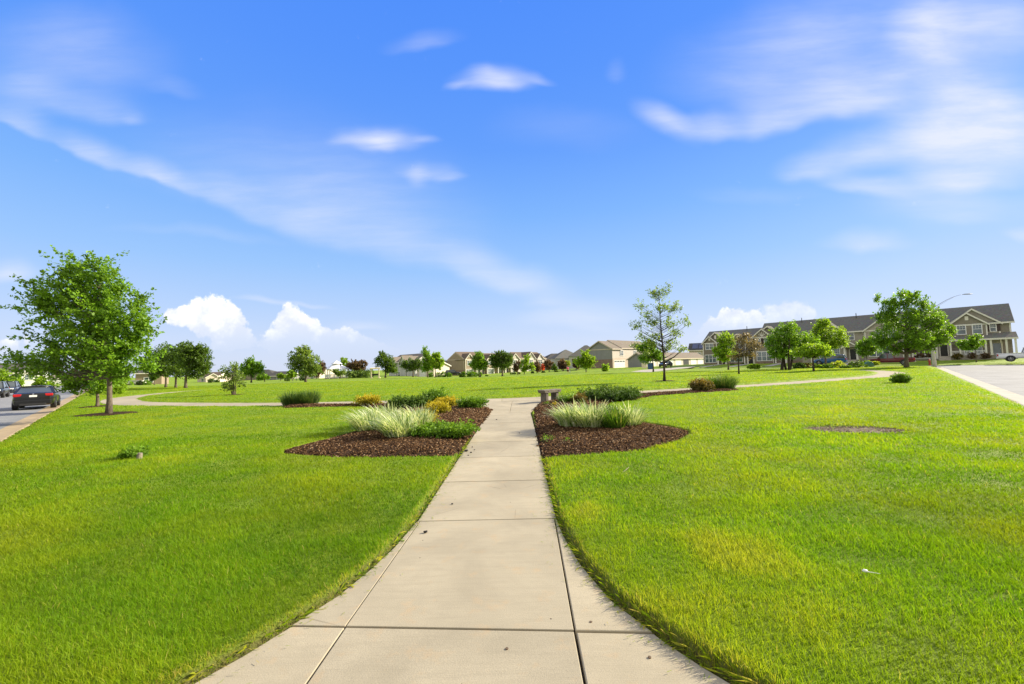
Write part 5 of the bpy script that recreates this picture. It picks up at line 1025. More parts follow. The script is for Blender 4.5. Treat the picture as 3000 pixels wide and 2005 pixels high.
# yard walks in front of the entries
for x0, x1 in ((4.0, 5.5), (9.9, 11.4), (16.7, 18.2), (28.9, 30.4)):
    pts = []
    for yy in (-14.2, -10, -6, -2.8):
        for xx in (x0, x1):
            wx, wy = Xc+SQ*(xx+yy), Yc+SQ*(-xx+yy); pts.append((wx, wy, zat(wx, wy)+.03))
    tag(mesh_np('yard_walk', pts, [np.array([(2*i, 2*i+1, 2*i+3, 2*i+2) for i in range(3)])], M_KERB2), kind='structure')
RH.r.scale = (.984, 1, 1)
# ---- tan rowhouse straight ahead
CH = House('rowhouse', (-19.2, 144.0, -1.25), rad(45), 'tan two-storey rowhouse with a blank brown gable end straight ahead', 'rowhouse', 'rowhouses round the park')
for x0, x1, e, r, m in [(0, 12, 5.75, 2.6, M_TAN), (12, 27, 5.45, 2.4, M_TAN), (27, 43, 5.75, 2.6, M_PALE)]: CH.walls(x0, x1, 0, 10, -1, e, m, r); CH.roof(x0+.41, x1-.41, 0, 10, e, r, 'x', M_RBROWN, .4, M_TRIMT)
q = MB(); q.box(-.05, -.001, .02, 9.98, -1, 1.9); CH.part('brick_base', q, M_BRICK); q = MB(); q.box(-.07, -.002, -.02, 10.02, 5.55, 5.78); q.box(-.06, -.002, -.03, .2, 1.9, 5.55); CH.part('trim_boards', q, M_TRIMT)
for x0, x1, rs, z1, m in [(.1, 3.7, 1.9, 5.7, M_TAN), (9.8, 13.4, 1.9, 5.4, M_TAN), (21.8, 26.8, 2.2, 5.4, M_PALE), (30.6, 35.8, 2.6, 5.7, M_PALE), (37.0, 40.6, 1.9, 5.7, M_PALE)]:
    bay(CH, x0, x1, .6, -.8, z1, rs, m, M_RBROWN, trim=M_TRIM); CH.window((x0+x1)/2-1.0, (x0+x1)/2+1.0, 3.6, 5.1, -.6, 2); CH.window((x0+x1)/2-1.4, (x0+x1)/2+1.4, .3, 2.1, -.6, 3)
for x0 in (5, 15.5, 28.3): CH.window(x0, x0+1.6, 3.6, 5.0, 0, 2); CH.window(x0+.2, x0+2.2, .3, 2.0, 0, 2)
for x0 in (7.9, 18.6, 28.0-8.0, 41.0): CH.door(x0, x0+.95, -.1, 2.0, 0)
CH.shed(4, 9.6, -1.8, .05, 2.5, 3.3, M_RBROWN); CH.shed(14, 21.5, -1.8, .05, 2.5, 3.3, M_RBROWN); CH.posts([(4.3, -1.6), (9.3, -1.6), (14.4, -1.6), (18, -1.6), (21.2, -1.6)], -.6, 2.5, .26)
# ---- grey garage block and its long wing
GB = House('garage_block', (27.0, 121.0, .2), rad(45), 'grey two-storey garage block with a brick base and tan roof', 'building')
GB.walls(0, 3.2, 0, 8.7, -.6, 5.7, M_GREYS, 2.35); GB.walls(3.2, 24, .3, 8.7, -.6, 5.7, M_GREYS, 2.2); GB.roof(0, 4.5, 0, 8.7, 5.7, 2.35, 'x', M_RTAUPE, .4, M_TRIMT); GB.roof(5.35, 24, .1, 9.0, 5.95, 2.5, 'x', M_RTAUPE, .4, M_TRIMT)
q = MB(); q.box(-.05, -.001, .02, 8.68, -.6, 2.6); GB.part('brick_base', q, M_BRICK); q = MB(); q.box(-.07, -.002, -.02, 8.72, 5.45, 5.7); GB.part('trim_boards', q, M_TRIMT)
q = MB(); q.box(.02, 24, -.06, -.012, -.5, 2.9); GB.part('pale_brick_front', q, M_PBRICK); q = MB(); q.box(.02, 24, -.045, -.011, 2.9, 5.62); GB.part('front_siding', q, M_PALE)
GB.garage_door(.8, 6.6, -.1, 2.2, -.06, True); GB.garage_door(8.6, 14, -.1, 2.2, -.06, True); GB.window(4.2, 5.9, 3.7, 5.1, -.05, 2); GB.window(12.0, 13.7, 3.7, 5.1, -.05, 2)
for x, y, z in ((4.0, 2.8, 7.3), (9.0, 2.0, 6.9)): q = MB(); q.tube([(x, y, z), (x, y, z+.9)], .06, 6); GB.part('roof_pipe', q, M_WHITE)
GW = House('garage_row', (34.4, 113.0, .15), rad(45), 'long low row of white garage doors under one pale tan roof', 'garages')
GW.walls(0, 40, 0, 5.6, -.6, 2.45, M_PALE, 1.7); GW.roof(0, 40, 0, 5.6, 2.45, 1.7, 'x', M_RTAUPE, .35, M_TRIMT); q = MB(); q.box(-.03, -.001, .02, 5.58, -.5, 2.45); q.prism([(-.03, .02, 2.46), (-.03, 5.58, 2.46), (-.03, 2.8, 4.08)], (.029, 0, 0)); GW.part('end_siding', q, M_GREYS)
for i in range(7):
    x0 = .9+i*5.5
    if i == 4: q = MB(); q.box(x0, x0+4, -.02, -.003, -.1, 2.1); GW.part('open_doorway', q, M_DOOR)
    else: GW.garage_door(x0, x0+4.0, -.1, 2.1, 0)
p = Hh(2075, 1060, 158); SH = House('house', (p[0]-7, p[1], -.3), rad(-30), 'pale house with solar panels on its roof behind the garage row', 'house', 'houses beyond the park')
SH.walls(0, 11, 0, 9, -1, 6.0, M_PALE, 2.6); SH.roof(0, 11, 0, 9, 6.0, 2.6, 'x', M_RDARK, .4, M_TRIM); q = MB()
for i in range(4): q.prism([(1.0+i*2.3, .5, 6.53), (3.1+i*2.3, .5, 6.53), (3.1+i*2.3, 4.0, 8.55), (1.0+i*2.3, 4.0, 8.55)], (0, 0, .06))
SH.part('solar_panels', q, M_SOLAR); SH.window(2, 4, 3.4, 4.9, 0, 2); SH.window(7, 9, 3.4, 4.9, 0, 2)
# ---- blue-grey house at the right end
BG = House('house', (*XY(105.5, -16.0), .4), rad(-45), 'blue-grey sided house cut off at the right picture edge', 'house', 'houses beyond the park')
BG.walls(0, 14, 0, 10, -.6, 5.4, M_BLUEG, 2.4); BG.roof(0, 14, 0, 10, 5.4, 2.4, 'x', M_RDARK, .4, M_TRIM)
BG.window(.8, 3.4, 3.4, 4.6, 0, 2); BG.window(5.2, 7.0, 3.4, 4.6, 0, 2); BG.window(1.0, 3.6, .9, 2.3, 0, 2); q = MB(); q.box(0, 14, -.05, -.001, -.5, .35); BG.part('stone_base', q, M_STONE)
# ---- simple houses farther off
def simple(name, px, py, Y, rz, w, d, e, r, wall, roof, label, axis='x', wins=(), garage=None, hip=False, group='houses beyond the park', trim=None, dormers=()):
    p = Hh(px, py, Y); h = House(name, tuple(p), rz, label, 'house', group)
    h.walls(0, w, 0, d, -1.5, e, wall, 0 if hip else r, axis)
    if hip:
        mb = MB(); o_ = .4; k = min(w, d)/2; mb.add([(-o_, -o_, e), (w+o_, -o_, e), (w+o_, d+o_, e), (-o_, d+o_, e), (k, d/2, e+r), (max(w-k, k+.5), d/2, e+r)], [(0, 1, 5, 4), (1, 2, 5), (2, 3, 4, 5), (3, 0, 4), (3, 2, 1, 0)]); h.part('roof', mb, roof)
    else: h.roof(0, w, 0, d, e, r, axis, roof, .4, trim or M_TRIM)
    for a, b, z0, z1, n in wins: h.window(a, b, z0, z1, 0, n, grid=False)
    if garage: h.garage_door(*garage)
    for x0, x1, z1, rs in dormers: bay(h, x0, x1, .4, -.8, z1, rs, wall, roof); h.window((x0+x1)/2-.8, (x0+x1)/2+.8, z1-2.0, z1-.6, -.4, 2, grid=False)
    return h
simple('rowhouse', 1140, 1106, 158, rad(-45), 19, 10, 5.6, 2.8, M_LGREY, M_RTAUPE, 'grey-tan rowhouse with pointed dormers behind the park trees', dormers=((2, 6, 5.5, 2.0), (9, 13, 5.5, 2.3), (14.6, 18, 5.5, 1.9)), wins=((14, 16, .3, 2.0, 2), (7, 8.5, .3, 2, 1)), group='rowhouses round the park')
simple('house', 1284, 1100, 150, rad(-8), 3.4, 8, 3.3, 1.9, M_TAN, M_RDARK, 'brown side building with one white garage door and dark roof', garage=(.5, 2.9, -.3, 1.7, 0.0, False))
simple('house', 1222, 1104, 122, rad(-30), 6.5, 7, 3.0, 1.2, M_CREAM, M_RTAUPE, 'low cream garage building with dark red door trim', garage=(1.0, 3.4, -.4, 1.8, 0.0, False))
simple('house', 1597, 1087, 185, rad(20), 17, 12, 4.2, 3.6, M_LGREY, M_RDARK, 'far house with the first dark grey hip roof right of the tan rowhouse', hip=True, wins=((3, 5, 1.2, 2.8, 2),))
simple('house', 1628, 1087, 170, rad(10), 12, 12, 5.0, 3.8, M_LGREY, M_RGREY, 'far house with the tallest grey hip roof above the brown trees', hip=True, wins=((3, 5, 2.8, 4.2, 2), (7, 9, 2.8, 4.2, 2)))
simple('house', 1668, 1085, 160, rad(-10), 13, 12, 5.2, 4.4, M_LGREY, M_RGREY, 'far house with a grey hip roof half behind the fresh green tree', hip=True, wins=((3, 5, 2.8, 4.2, 2), (8, 10, 2.8, 4.2, 2)))
simple('house', 578, 1123, 172, rad(-8), 9.5, 8, 2.5, 1.8, M_CREAM, M_RBROWN, 'long low part of a cream house with a brown roof beyond the clump of trees', wins=((2, 4, .6, 1.8, 2),))
simple('house', 603, 1122, 168, rad(45), 4.8, 9, 2.2, 1.45, M_CREAM, M_RBROWN, 'cream gabled garage lit by the sun beyond the lone shrub', 'y', wins=((2.6, 3.8, -.2, 1.2, 2),))
simple('house', 645, 1118, 185, rad(0), 24, 10, 2.6, 2.2, M_TAUPE, M_RDARK, 'dark low roof stretching behind the lone shrub', hip=True)
simple('house', 782, 1120, 165, rad(-15), 8, 9, 2.4, 1.6, M_GREYS, M_RDARK, 'grey house with dark low roof left of the windswept tree', 'x', wins=((5, 6.4, .2, 1.6, 1),))
simple('house', 880, 1114, 150, rad(-20), 9, 8, 2.6, 1.2, M_CREAM, M_RTAUPE, 'cream park shelter wall behind the windswept tree', wins=((5, 6.4, .2, 1.6, 1),))
simple('house', 396, 1131, 120, rad(30), 6, 9, 3.6, 1.0, M_TAN, M_RDARK, 'flat brown house behind the round shrub tree', wins=((2, 4, .9, 2.3, 2),))
simple('shed', 366, 1132, 96, rad(20), 2.6, 2.2, .8, .35, M_GREYS, M_RGREY, 'small grey shed on the lawn right of the large maple', wins=())
simple('house', -40, 1150, 118, rad(45), 11, 10, 5.6, 2.8, M_WHITES, M_RDARK, 'white house with dark roof at the left picture edge', dormers=((6.2, 9.8, 5.3, 2.3),), wins=((2, 4, 3.4, 4.8, 2),))
simple('house', 52, 1147, 150, rad(45), 10, 12, 4.2, 2.2, M_LGREY, M_RTAUPE, 'pale grey house with a taupe roof above the parked dark cars', 'y', wins=((1.2, 2.8, 2.4, 3.7, 2), (6.5, 8.2, 2.4, 3.7, 2)))
simple('house', 120, 1144, 205, rad(45), 13, 11, 5.0, 2.5, M_LGREY, M_RTAUPE, 'distant pale house at the end of the left road', wins=((2, 3.6, 3.0, 4.4, 2), (6, 7.6, 3.0, 4.4, 2), (9.6, 11.2, 3, 4.4, 2), (2, 4.4, .2, 1.7, 2)))
simple('house', 222, 1138, 190, rad(20), 9, 9, 1.8, 1.2, M_LGREY, M_RTAUPE, 'low pale house glimpsed under the large maple branches', wins=((2, 4, .4, 1.5, 2),))

# ------------------------------------------------------------------ gazebo, arbor, lamps
M_ROOFW = plain('white_metal_roof', (.78, .78, .78), .35, .03)
gp_ = Hh(986, 1108, 116); GZ = empty('gazebo', tuple(gp_), rad(10)); tag(GZ, 'white eight-sided gazebo with a two-tier roof', 'gazebo')
def octo(r, z, k=8, a0=math.pi/8): return [(r*math.cos(a0+2*math.pi*i/k), r*math.sin(a0+2*math.pi*i/k), z) for i in range(k)]
mb = MB(); A, B = octo(3.25, 2.55), octo(1.25, 3.75); mb.add(A+B, [(i, (i+1) % 8, 8+(i+1) % 8, 8+i) for i in range(8)]+[tuple(range(8))[::-1]]); mb.add(octo(1.05, 3.7)+octo(1.05, 4.05), [(i, (i+1) % 8, 8+(i+1) % 8, 8+i) for i in range(8)])
rf_ = mb.build('roof', M_ROOFW, GZ); mb = MB(); mb.add(octo(1.65, 3.98)+[(0, 0, 4.95)], [(i, (i+1) % 8, 8) for i in range(8)]+[tuple(range(8))[::-1]]); mb.build('cupola', M_ROOFW, rf_)
for i, (x, y, z) in enumerate(octo(2.95, 0)): mb = MB(); mb.box(x-.10, x+.10, y-.10, y+.10, -.3, 2.6); mb.build('post', M_WHITE, GZ)
P8 = octo(2.95, 0)
for i in range(8):
    if i == 6: continue
    a, b = np.array(P8[i]), np.array(P8[(i+1) % 8]); mb = MB(); mb.bar(a+(0, 0, 1.05), b+(0, 0, 1.05), .08); mb.bar(a+(0, 0, .3), b+(0, 0, .3), .07)
    for t in np.linspace(.06, .94, 14): q = a*(1-t)+b*t; mb.bar(q+(0, 0, .3), q+(0, 0, 1.05), .055)
    mb.build('railing', M_WHITE, GZ)
mb = MB(); mb.add(octo(3.05, .18)+octo(3.05, -.4), [tuple(range(8))]+[(i, (i+1) % 8, 8+(i+1) % 8, 8+i) for i in range(8)]); mb.build('floor', M_STEP, GZ)
mb = MB(); mb.box(-3, 3, -.08, .08, 2.4, 2.56); 
for i in range(8): a, b = np.array(P8[i]), np.array(P8[(i+1) % 8]); mb.bar(a+(0, 0, 2.48), b+(0, 0, 2.48), .14, .2)
mb.build('beam', M_WHITE, GZ)
M_WOODC = plain('cream_painted_wood', (.66, .58, .40), .6, .06)
ap = Hh(1099, 1107.5, 95); AR = empty('arbor', tuple(ap), rad(12)); tag(AR, 'cream wooden garden arbor with a bench inside, right of the hedge', 'arbor')
for x in (-.85, .85):
    for y in (-.35, .35): mb = MB(); mb.box(x-.09, x+.09, y-.09, y+.09, -.2, 2.05); mb.build('post', M_WOODC, AR)
    mb = MB(); mb.box(x-.25, x+.25, -.55, .55, -.2, .10); mb.build('footing', M_WOODC, AR)
mb = MB(); mb.box(-1.15, 1.15, -.42, -.32, 2.02, 2.2); mb.box(-1.15, 1.15, .32, .42, 2.02, 2.2); mb.build('beam', M_WOODC, AR); mb = MB()
for x in np.arange(-1.0, 1.01, .25): mb.box(x-.03, x+.03, -.7, .7, 2.21, 2.32)
mb.build('rafters', M_WOODC, AR); mb = MB(); mb.box(-.74, .74, -.2, .25, .42, .48); mb.box(-.74, .74, .22, .28, .55, .95); mb.build('bench_seat', M_BLACKP, AR)
def park_lamp(px, py, Y, h, label):
    p = Hh(px, py, Y); L = empty('park_lamp', tuple(p)); tag(L, label, 'lamp', 'black park lamps'); mb = MB(); mb.tube([(0, 0, -.2), (0, 0, .5), (0, 0, .55), (0, 0, h-.75)], [.11, .10, .055, .045], 8); mb.build('post', M_BLACKP, L)
    mb = MB(); mb.tube([(0, 0, h-.75), (0, 0, h-.70), (0, 0, h-.28)], [.06, .12, .22], 8); mb.build('lantern', M_GLASS, L); mb = MB(); mb.tube([(0, 0, h-.28), (0, 0, h-.1), (0, 0, h)], [.30, .14, .03], 8); mb.build('lamp_cap', M_BLACKP, L)
park_lamp(998, 1109, 112, 4.0, 'black post lamp in front of the white gazebo'); park_lamp(868, 1116, 110, 2.6, 'short dark post lamp left of the windswept tree')
# ------------------------------------------------------------------ vehicles
def paint(name, col, rough=.18, metal=.0): 
    t = NT(name); p = t.pos(); n = t.noise(p, 3, 3); t.set(color=t.ramp(n, [(.3, tuple(v*.92 for v in col)), (.7, col)]), rough=rough, metal=metal, coat=.3, spec=.4); t.b.inputs['Coat Roughness'].default_value = .05; return t.m
M_CBLACK = paint('black_car_paint', (.006, .0065, .007), .25); M_CDARK = paint('dark_blue_car_paint', (.012, .016, .024)); M_CBLUE = paint('blue_car_paint', (.02, .09, .22)); M_CRED = paint('dark_red_car_paint', (.13, .014, .014)); M_CWHITE = paint('white_car_paint', (.74, .75, .76)); M_CRED2 = paint('red_car_paint', (.24, .02, .03))
M_TYRE = plain('tyre_rubber', (.014, .014, .014), .85); M_RIM = plain('alloy_rim', (.45, .46, .47), .3, .05, metal=.9); M_TAIL = paint('red_lamp_lens', (.42, .008, .008), .08); M_HEAD = paint('clear_lamp_lens', (.62, .64, .66), .08); M_CGLASS = glassy('car_glass', (.035, .045, .05), .03); M_CHROME = plain('chrome', (.7, .7, .7), .12, .02, metal=1.0); M_PLAST = plain('black_plastic', (.016, .016, .017), .55); M_PLATE = plain('number_plate', (.72, .73, .70), .4, .05)
def loft(mb, secs, close=True):
    """secs: list of rings of equal length"""
    n = len(secs[0]); vs = [v for s in secs for v in s]; fs = [(i*n+k, i*n+(k+1) % n, (i+1)*n+(k+1) % n, (i+1)*n+k) for i in range(len(secs)-1) for k in range(n)]
    if close: fs += [tuple(range(n))[::-1], tuple(range((len(secs)-1)*n, len(secs)*n))]
    return mb.add(vs, fs)
def ring(x, w, zb, zt, tuck=.9, sh=.93):
    m = zb+(zt-zb)*.42; half = [(w*.80, zb), (w*tuck, zb+.04), (w*.985, zb+(m-zb)*.6), (w, m), (w*.985, zt-(zt-zb)*.28), (w*sh, zt-.035), (w*(sh-.10), zt)]
    return [(x, y, z) for y, z in half]+[(x, -y, z) for y, z in half[::-1]]
def wheel(root, x, y, r=.325, wd=.215):
    s = 1 if y > 0 else -1; mb = MB(); prof = [(r*.62, -wd/2), (r*.93, -wd/2), (r, -wd*.36), (r, wd*.36), (r*.93, wd/2), (r*.62, wd/2)]; n = 24; base = []
    for k in range(n): a = 2*math.pi*k/n; base += [(x+q*math.cos(a), y+o, r+q*math.sin(a)) for q, o in prof]
    m = len(prof); mb.add(base, [(k*m+i, k*m+(i+1) % m, ((k+1) % n)*m+(i+1) % m, ((k+1) % n)*m+i) for k in range(n) for i in range(m)]); w = mb.build('wheel', M_TYRE, root, smooth=False)
    mb = MB(); yo = y+s*wd*.40; mb.tube([(x, y-s*wd*.1, r), (x, y+s*wd*.30, r)], r*.64, 20)
    for k in range(5): a = 2*math.pi*k/5+.3; mb.bar((x, yo, r), (x+r*.6*math.cos(a), yo, r+r*.6*math.sin(a)), .055, .03)
    n = 20; mb.add([(x+q*math.cos(2*math.pi*k/n), yo+s*e, r+q*math.sin(2*math.pi*k/n)) for k in range(n) for q, e in ((r*.57, 0), (r*.66, .012))], [(2*k, 2*k+1, 2*((k+1) % n)+1, 2*((k+1) % n)) for k in range(n)]); mb.build('rim', M_RIM, w)
def car(name, x, y, z, hx, hy, mat, label, kind='sedan', cat='car', L=4.65, W=1.80, H=1.45, group='cars parked along the roads'):
    """local x forward; (hx,hy) heading"""
    rz = math.atan2(hy, hx); R = empty(name, (x, y, z), rz); tag(R, label, cat, group); l = L/2; w = W/2; mb = MB()
    if kind == 'sedan': S_ = [(-l, .62*w/.9, .42, .86), (-l+.05, w*.86, .30, .98), (-l+.18, w*.95, .23, 1.02), (-l+.55, w*.99, .21, 1.03), (-l*.45, w, .20, .985), (0, w, .20, .955), (l*.36, w, .20, .95), (l*.55, w*.99, .20, .93), (l-.45, w*.95, .21, .84), (l-.16, w*.84, .23, .72), (l, w*.6, .34, .60)]; C = [(-l+.50, -l+1.30, l*.06, l*.46), 1.0, .95]
    elif kind == 'suv': S_ = [(-l, w*.78, .50, .98), (-l+.06, w*.93, .36, 1.06), (-l+.3, w, .28, 1.08), (0, w, .26, 1.04), (l*.45, w, .26, 1.02), (l-.55, w*.97, .27, .98), (l-.15, w*.88, .30, .86), (l, w*.68, .42, .72)]; C = [(-l+.08, -l+.42, l*.12, l*.50), 1.05, 1.0]
    else: S_ = [(-l, w*.93, .52, .98), (-l+.08, w*.97, .46, 1.12), (-l+.4, w, .44, 1.14), (-.15*l, w, .42, 1.14), (.02*l, w, .42, 1.13), (l*.46, w, .42, 1.14), (l-.5, w*.97, .44, 1.10), (l-.12, w*.92, .46, .98), (l, w*.82, .56, .82)]; C = [(-.19*l, -.10*l, .30*l, .52*l), 1.13, 1.1]
    loft(mb, [ring(a, b, c, d) for a, b, c, d in S_]); body = mb.build('body', mat, R, smooth=True); m = body.modifiers.new('sub', 'SUBSURF'); m.levels = 1; m.render_levels = 2
    (b0, r0, r1, f0), zb0, zb1 = C; wr = w*.70 if kind != 'pickup' else w*.76; wb = w*.90; e = .03
    g = MB(); P = [(b0, wb, zb0-e), (r0, wr, H-.045), (r1, wr, H-.05), (f0, wb, zb1-e)]
    g.add([(a, s*b, c) for a, b, c in P for s in (1, -1)], [(0, 1, 3, 2), (2, 3, 5, 4), (4, 5, 7, 6), (0, 2, 4, 6), (1, 7, 5, 3), (0, 6, 7, 1)]); gl = g.build('window_glass', M_CGLASS, R, bevel=.03)
    q = MB(); xs = np.linspace(r0-.10, r1+.06, 7)
    loft(q, [[(a, s*wr*(1.03-.10*abs((a-(r0+r1)/2)/(r1-r0))**2), H-.075) for s in (1, -1)][:1]+[(a, wr*.86, H-.018), (a, wr*.4, H+.0), (a, -wr*.4, H+.0), (a, -wr*.86, H-.018)]+[(a, -wr*(1.03-.10*abs((a-(r0+r1)/2)/(r1-r0))**2), H-.075)] for a in xs]); q.build('roof', mat, R, smooth=True)
    for s in (1, -1):
        xm = (r0+r1)/2-.05
        for A_, B_, u_, v_ in (((b0-.02, s*(wb+.004), zb0-.05), (r0-.02, s*(wr+.006), H-.05), .085, .05), ((f0+.04, s*(wb+.004), zb1-.05), (r1+.02, s*(wr+.006), H-.05), .06, .05), ((xm, s*(wb+.01), (zb0+zb1)/2-.04), (xm, s*(wr+.008), H-.05), .09, .03)):
            q = MB(); q.bar(A_, B_, u_, v_); q.build('pillar', mat, R)
    for s in (1, -1):
        q = MB(); q.tube([(f0-.28, s*(wb-.02), zb1+.02), (f0-.25, s*(wb+.10), zb1+.05)], .02, 6); q.box(f0-.33, f0-.19, s*(wb+.16)-.10, s*(wb+.16)+.10, zb1+.0, zb1+.14); q.build('mirror', mat, R, bevel=.03)
    wheel_x = (l-.90, -l+1.0) if kind != 'pickup' else (l-.95, -l+1.25); rr = .325 if kind == 'sedan' else .37 if kind == 'suv' else .41
    for wx in wheel_x:
        for s in (1, -1):
            wheel(R, wx, s*(w-.085), rr); q = MB(); n = 20; ar = []
            for k in range(n+1): a = math.pi*(-.08+1.16*k/n); ar += [(wx+qv*math.cos(a), s*(w+o_), rr+qv*math.sin(a)) for qv, o_ in ((rr*1.02, -.10), (rr*1.05, .006), (rr*1.17, .004), (rr*1.19, -.05))]
            q.add(ar, [(4*k+i, 4*k+i+1, 4*k+5+i, 4*k+4+i) for k in range(n) for i in range(3)]); q.build('wheel_arch', M_PLAST, R)
            q = MB(); q.tube([(wx, s*(w-.22), rr), (wx, s*(w+.002), rr)], rr*1.04, 20); q.build('wheel_well', M_PLAST, R)
    def bx(nm, m, x0, x1, y0, y1, z0, z1, bv=.02): q = MB(); q.box(x0, x1, y0, y1, z0, z1); return q.build(nm, m, R, bevel=bv)
    if kind == 'sedan':
        for s in (1, -1): bx('tail_light', M_TAIL, -l+.015, -l+.22, s*(w*.72)-.17, s*(w*.72)+.17, .80, .955, .03); bx('headlight', M_HEAD, l-.42, l-.12, s*w*.68-.12, s*w*.68+.12, .62, .76, .03)
        bx('number_plate', M_PLATE, -l-.012, -l+.05, -.155, .155, .765, .875, .004); q = MB(); q.tube([(-l+.02, 0, .935), (-l-.005, 0, .93)], .045, 14); q.build('badge', M_CHROME, R); bx('rear_bumper', mat, -l-.03, -l+.25, -w*.86, w*.86, .30, .60, .06); bx('bumper_insert', M_PLAST, -l-.036, -l+.1, -w*.62, w*.62, .26, .40, .03)
        q = MB(); q.tube([(-l+1.35, 0, H-.02), (-l+1.25, 0, H+.06)], [.022, .012], 6); q.build('antenna', M_PLAST, R)
    elif kind == 'suv':
        for s in (1, -1): bx('tail_light', M_TAIL, -l-.01, -l+.12, s*w*.82-.09, s*w*.82+.09, .78, 1.05, .02); bx('headlight', M_HEAD, l-.30, l-.03, s*w*.66-.16, s*w*.66+.16, .74, .88, .03)
        bx('grille', M_PLAST, l-.1, l+.012, -w*.42, w*.42, .55, .84, .02); bx('bumper', M_PLAST, l-.2, l+.02, -w*.74, w*.74, .34, .48, .04)
    else:
        bx('cargo_bed', M_PLAST, -l+.16, -.21*l, -w*.80, w*.80, 1.13, 1.147, .004); bx('tailgate', mat, -l-.02, -l+.06, -w*.86, w*.86, .62, 1.13, .015); bx('rear_bumper', M_CHROME, -l-.10, -l+.03, -w*.9, w*.9, .46, .60, .02)
        for s in (1, -1): bx('tail_light', M_TAIL, -l-.012, -l+.13, s*w*.92-.08, s*w*.92+.09, .80, 1.08, .015); bx('headlight', M_HEAD, l-.25, l-.02, s*w*.78-.14, s*w*.78+.14, .80, 1.0, .02); bx('bed_rail', mat, -l+.05, -.2*l, s*w*.88-.07, s*w*.88+.07, 1.12, 1.20, .02)
    return R
def abcar(name, a, b, dirn, z, mat, label, **k):
    x, y = XY(a, b); h = {'+b': (-SQ, SQ), '-b': (SQ, -SQ), '+a': (SQ, SQ), '-a': (-SQ, -SQ)}[dirn]; return car(name, x, y, float(terrain(x, y))+z, *h, mat, label, **k)
abcar('parked_car', -3.35, 40.4, '+b', -.168, M_CBLACK, 'black sedan seen from behind, parked at the near kerb of the left road', W=1.76, H=1.42, L=4.5)
abcar('parked_car', -8.9, 69.5, '-b', -.168, M_CBLACK, 'black car facing the camera, leftmost on the far side of the left road', kind='suv', L=4.7, W=1.9, H=1.70, cat='car')
abcar('parked_car', -8.9, 77.5, '-b', -.168, M_CDARK, 'dark blue car parked behind the leftmost black car', kind='suv', L=4.7, W=1.9, H=1.68)
p = Hh(180, 1144.5, 175); car('parked_car', p[0], p[1], p[2], SQ, SQ, M_CRED2, 'small far red car near the orange barrels', kind='sedan')
abcar('parked_car', 98.5, 47.5, '-a', .08, M_CDARK, 'dark car parked sideways at the left end of the brown rowhouse', kind='sedan')
p = Hh(2432, 1066, 74); car('parked_car', p[0], p[1], p[2]-.15, -SQ, SQ, M_CBLUE, 'bright blue car half hidden by the shrub border', kind='suv', L=4.7, W=1.9, H=1.7)
p = Hh(2609, 1070.5, 68); car('pickup_truck', p[0], p[1], p[2], -SQ, SQ, M_CRED, 'dark red pickup truck behind the big maple trunk', kind='pickup', cat='truck', L=5.8, W=2.0, H=1.88)
p = Hh(2974, 1063.5, 60.5); car('pickup_truck', p[0]+.9, p[1]-.9, p[2]+.2, SQ, -SQ, M_CWHITE, 'white pickup truck cut off by the right picture edge', kind='pickup', cat='truck', L=5.9, W=2.03, H=1.96)
p = Hh(1327, 1101, 118); car('parked_car', p[0], p[1], p[2], 1, .1, M_CBLACK, 'dark car parked beside the brown gable wall', kind='suv', L=4.4, H=1.65)
# ------------------------------------------------------------------ bench
M_OLDST = NT('weathered_bench_stone'); _p = M_OLDST.pos(); _n = M_OLDST.noise(_p, 6, 6, .7); M_OLDST.set(color=M_OLDST.ramp(_n, [(.3, (.07, .06, .045)), (.55, (.15, .13, .10)), (.75, (.24, .215, .17))]), rough=.9); M_OLDST.bump(_n, .6, .02); M_OLDST = M_OLDST.m
b0 = G(1592, 1180.5); b1 = G(1629, 1175.5)
BN = empty('bench', ((b0[0]+b1[0])/2, (b0[1]+b1[1])/2+.1, 0.0), rad(44)); tag(BN, 'weathered stone slab bench on two block legs at the end of the path', 'bench')
mb = MB(); mb.prism([(-.50, -.21, .41), (.56, -.21, .41), (.60, -.21, .55), (-.57, -.21, .55)], (0, .42, 0)); mb.build('seat', M_OLDST, BN, bevel=.015)
for x in (-.33, .36): mb = MB(); mb.box(x-.08, x+.08, -.17, .17, -.1, .409); mb.build('leg', M_OLDST, BN, bevel=.012)
mb = MB()
for x in (-.28, .34, .40): mb.tube([(x, -.205, .48), (x, -.216, .48)], .022, 8)
mb.build('bolt_hole', M_DOOR, BN)
# ------------------------------------------------------------------ person with a bicycle
M_SKIN = plain('skin', (.50, .30, .21), .6); M_PINK = plain('pink_shirt', (.74, .075, .20), .8, .06); M_SHORTS = plain('dark_shorts', (.05, .012, .02), .85); M_HAIR = plain('dark_hair', (.03, .02, .015), .7); M_SHOE = plain('white_shoe', (.7, .7, .68), .6)
pp = Hh(1664, 1097.5, 84)
def skinned(name, mat, chains, parent, sub=2):
    vs, es, rs = [], [], []; idx = {}
    for ch in chains:
        prev = None
        for (pt, r) in ch:
            k = tuple(np.round(pt, 4))
            if k not in idx: idx[k] = len(vs); vs.append(pt); rs.append(r)
            if prev is not None: es.append((prev, idx[k]))
            prev = idx[k]
    me = bpy.data.meshes.new(name); me.from_pydata(vs, es, []); o = bpy.data.objects.new(name, me); COL.objects.link(o); o.parent = parent; me.materials.append(mat)
    m = o.modifiers.new('skin', 'SKIN'); m.use_smooth_shade = True
    for v, r in zip(me.skin_vertices[0].data, rs): v.radius = (r, r)
    me.skin_vertices[0].data[0].use_root = True
    if sub: s = o.modifiers.new('sub', 'SUBSURF'); s.levels = 1; s.render_levels = sub
    return o
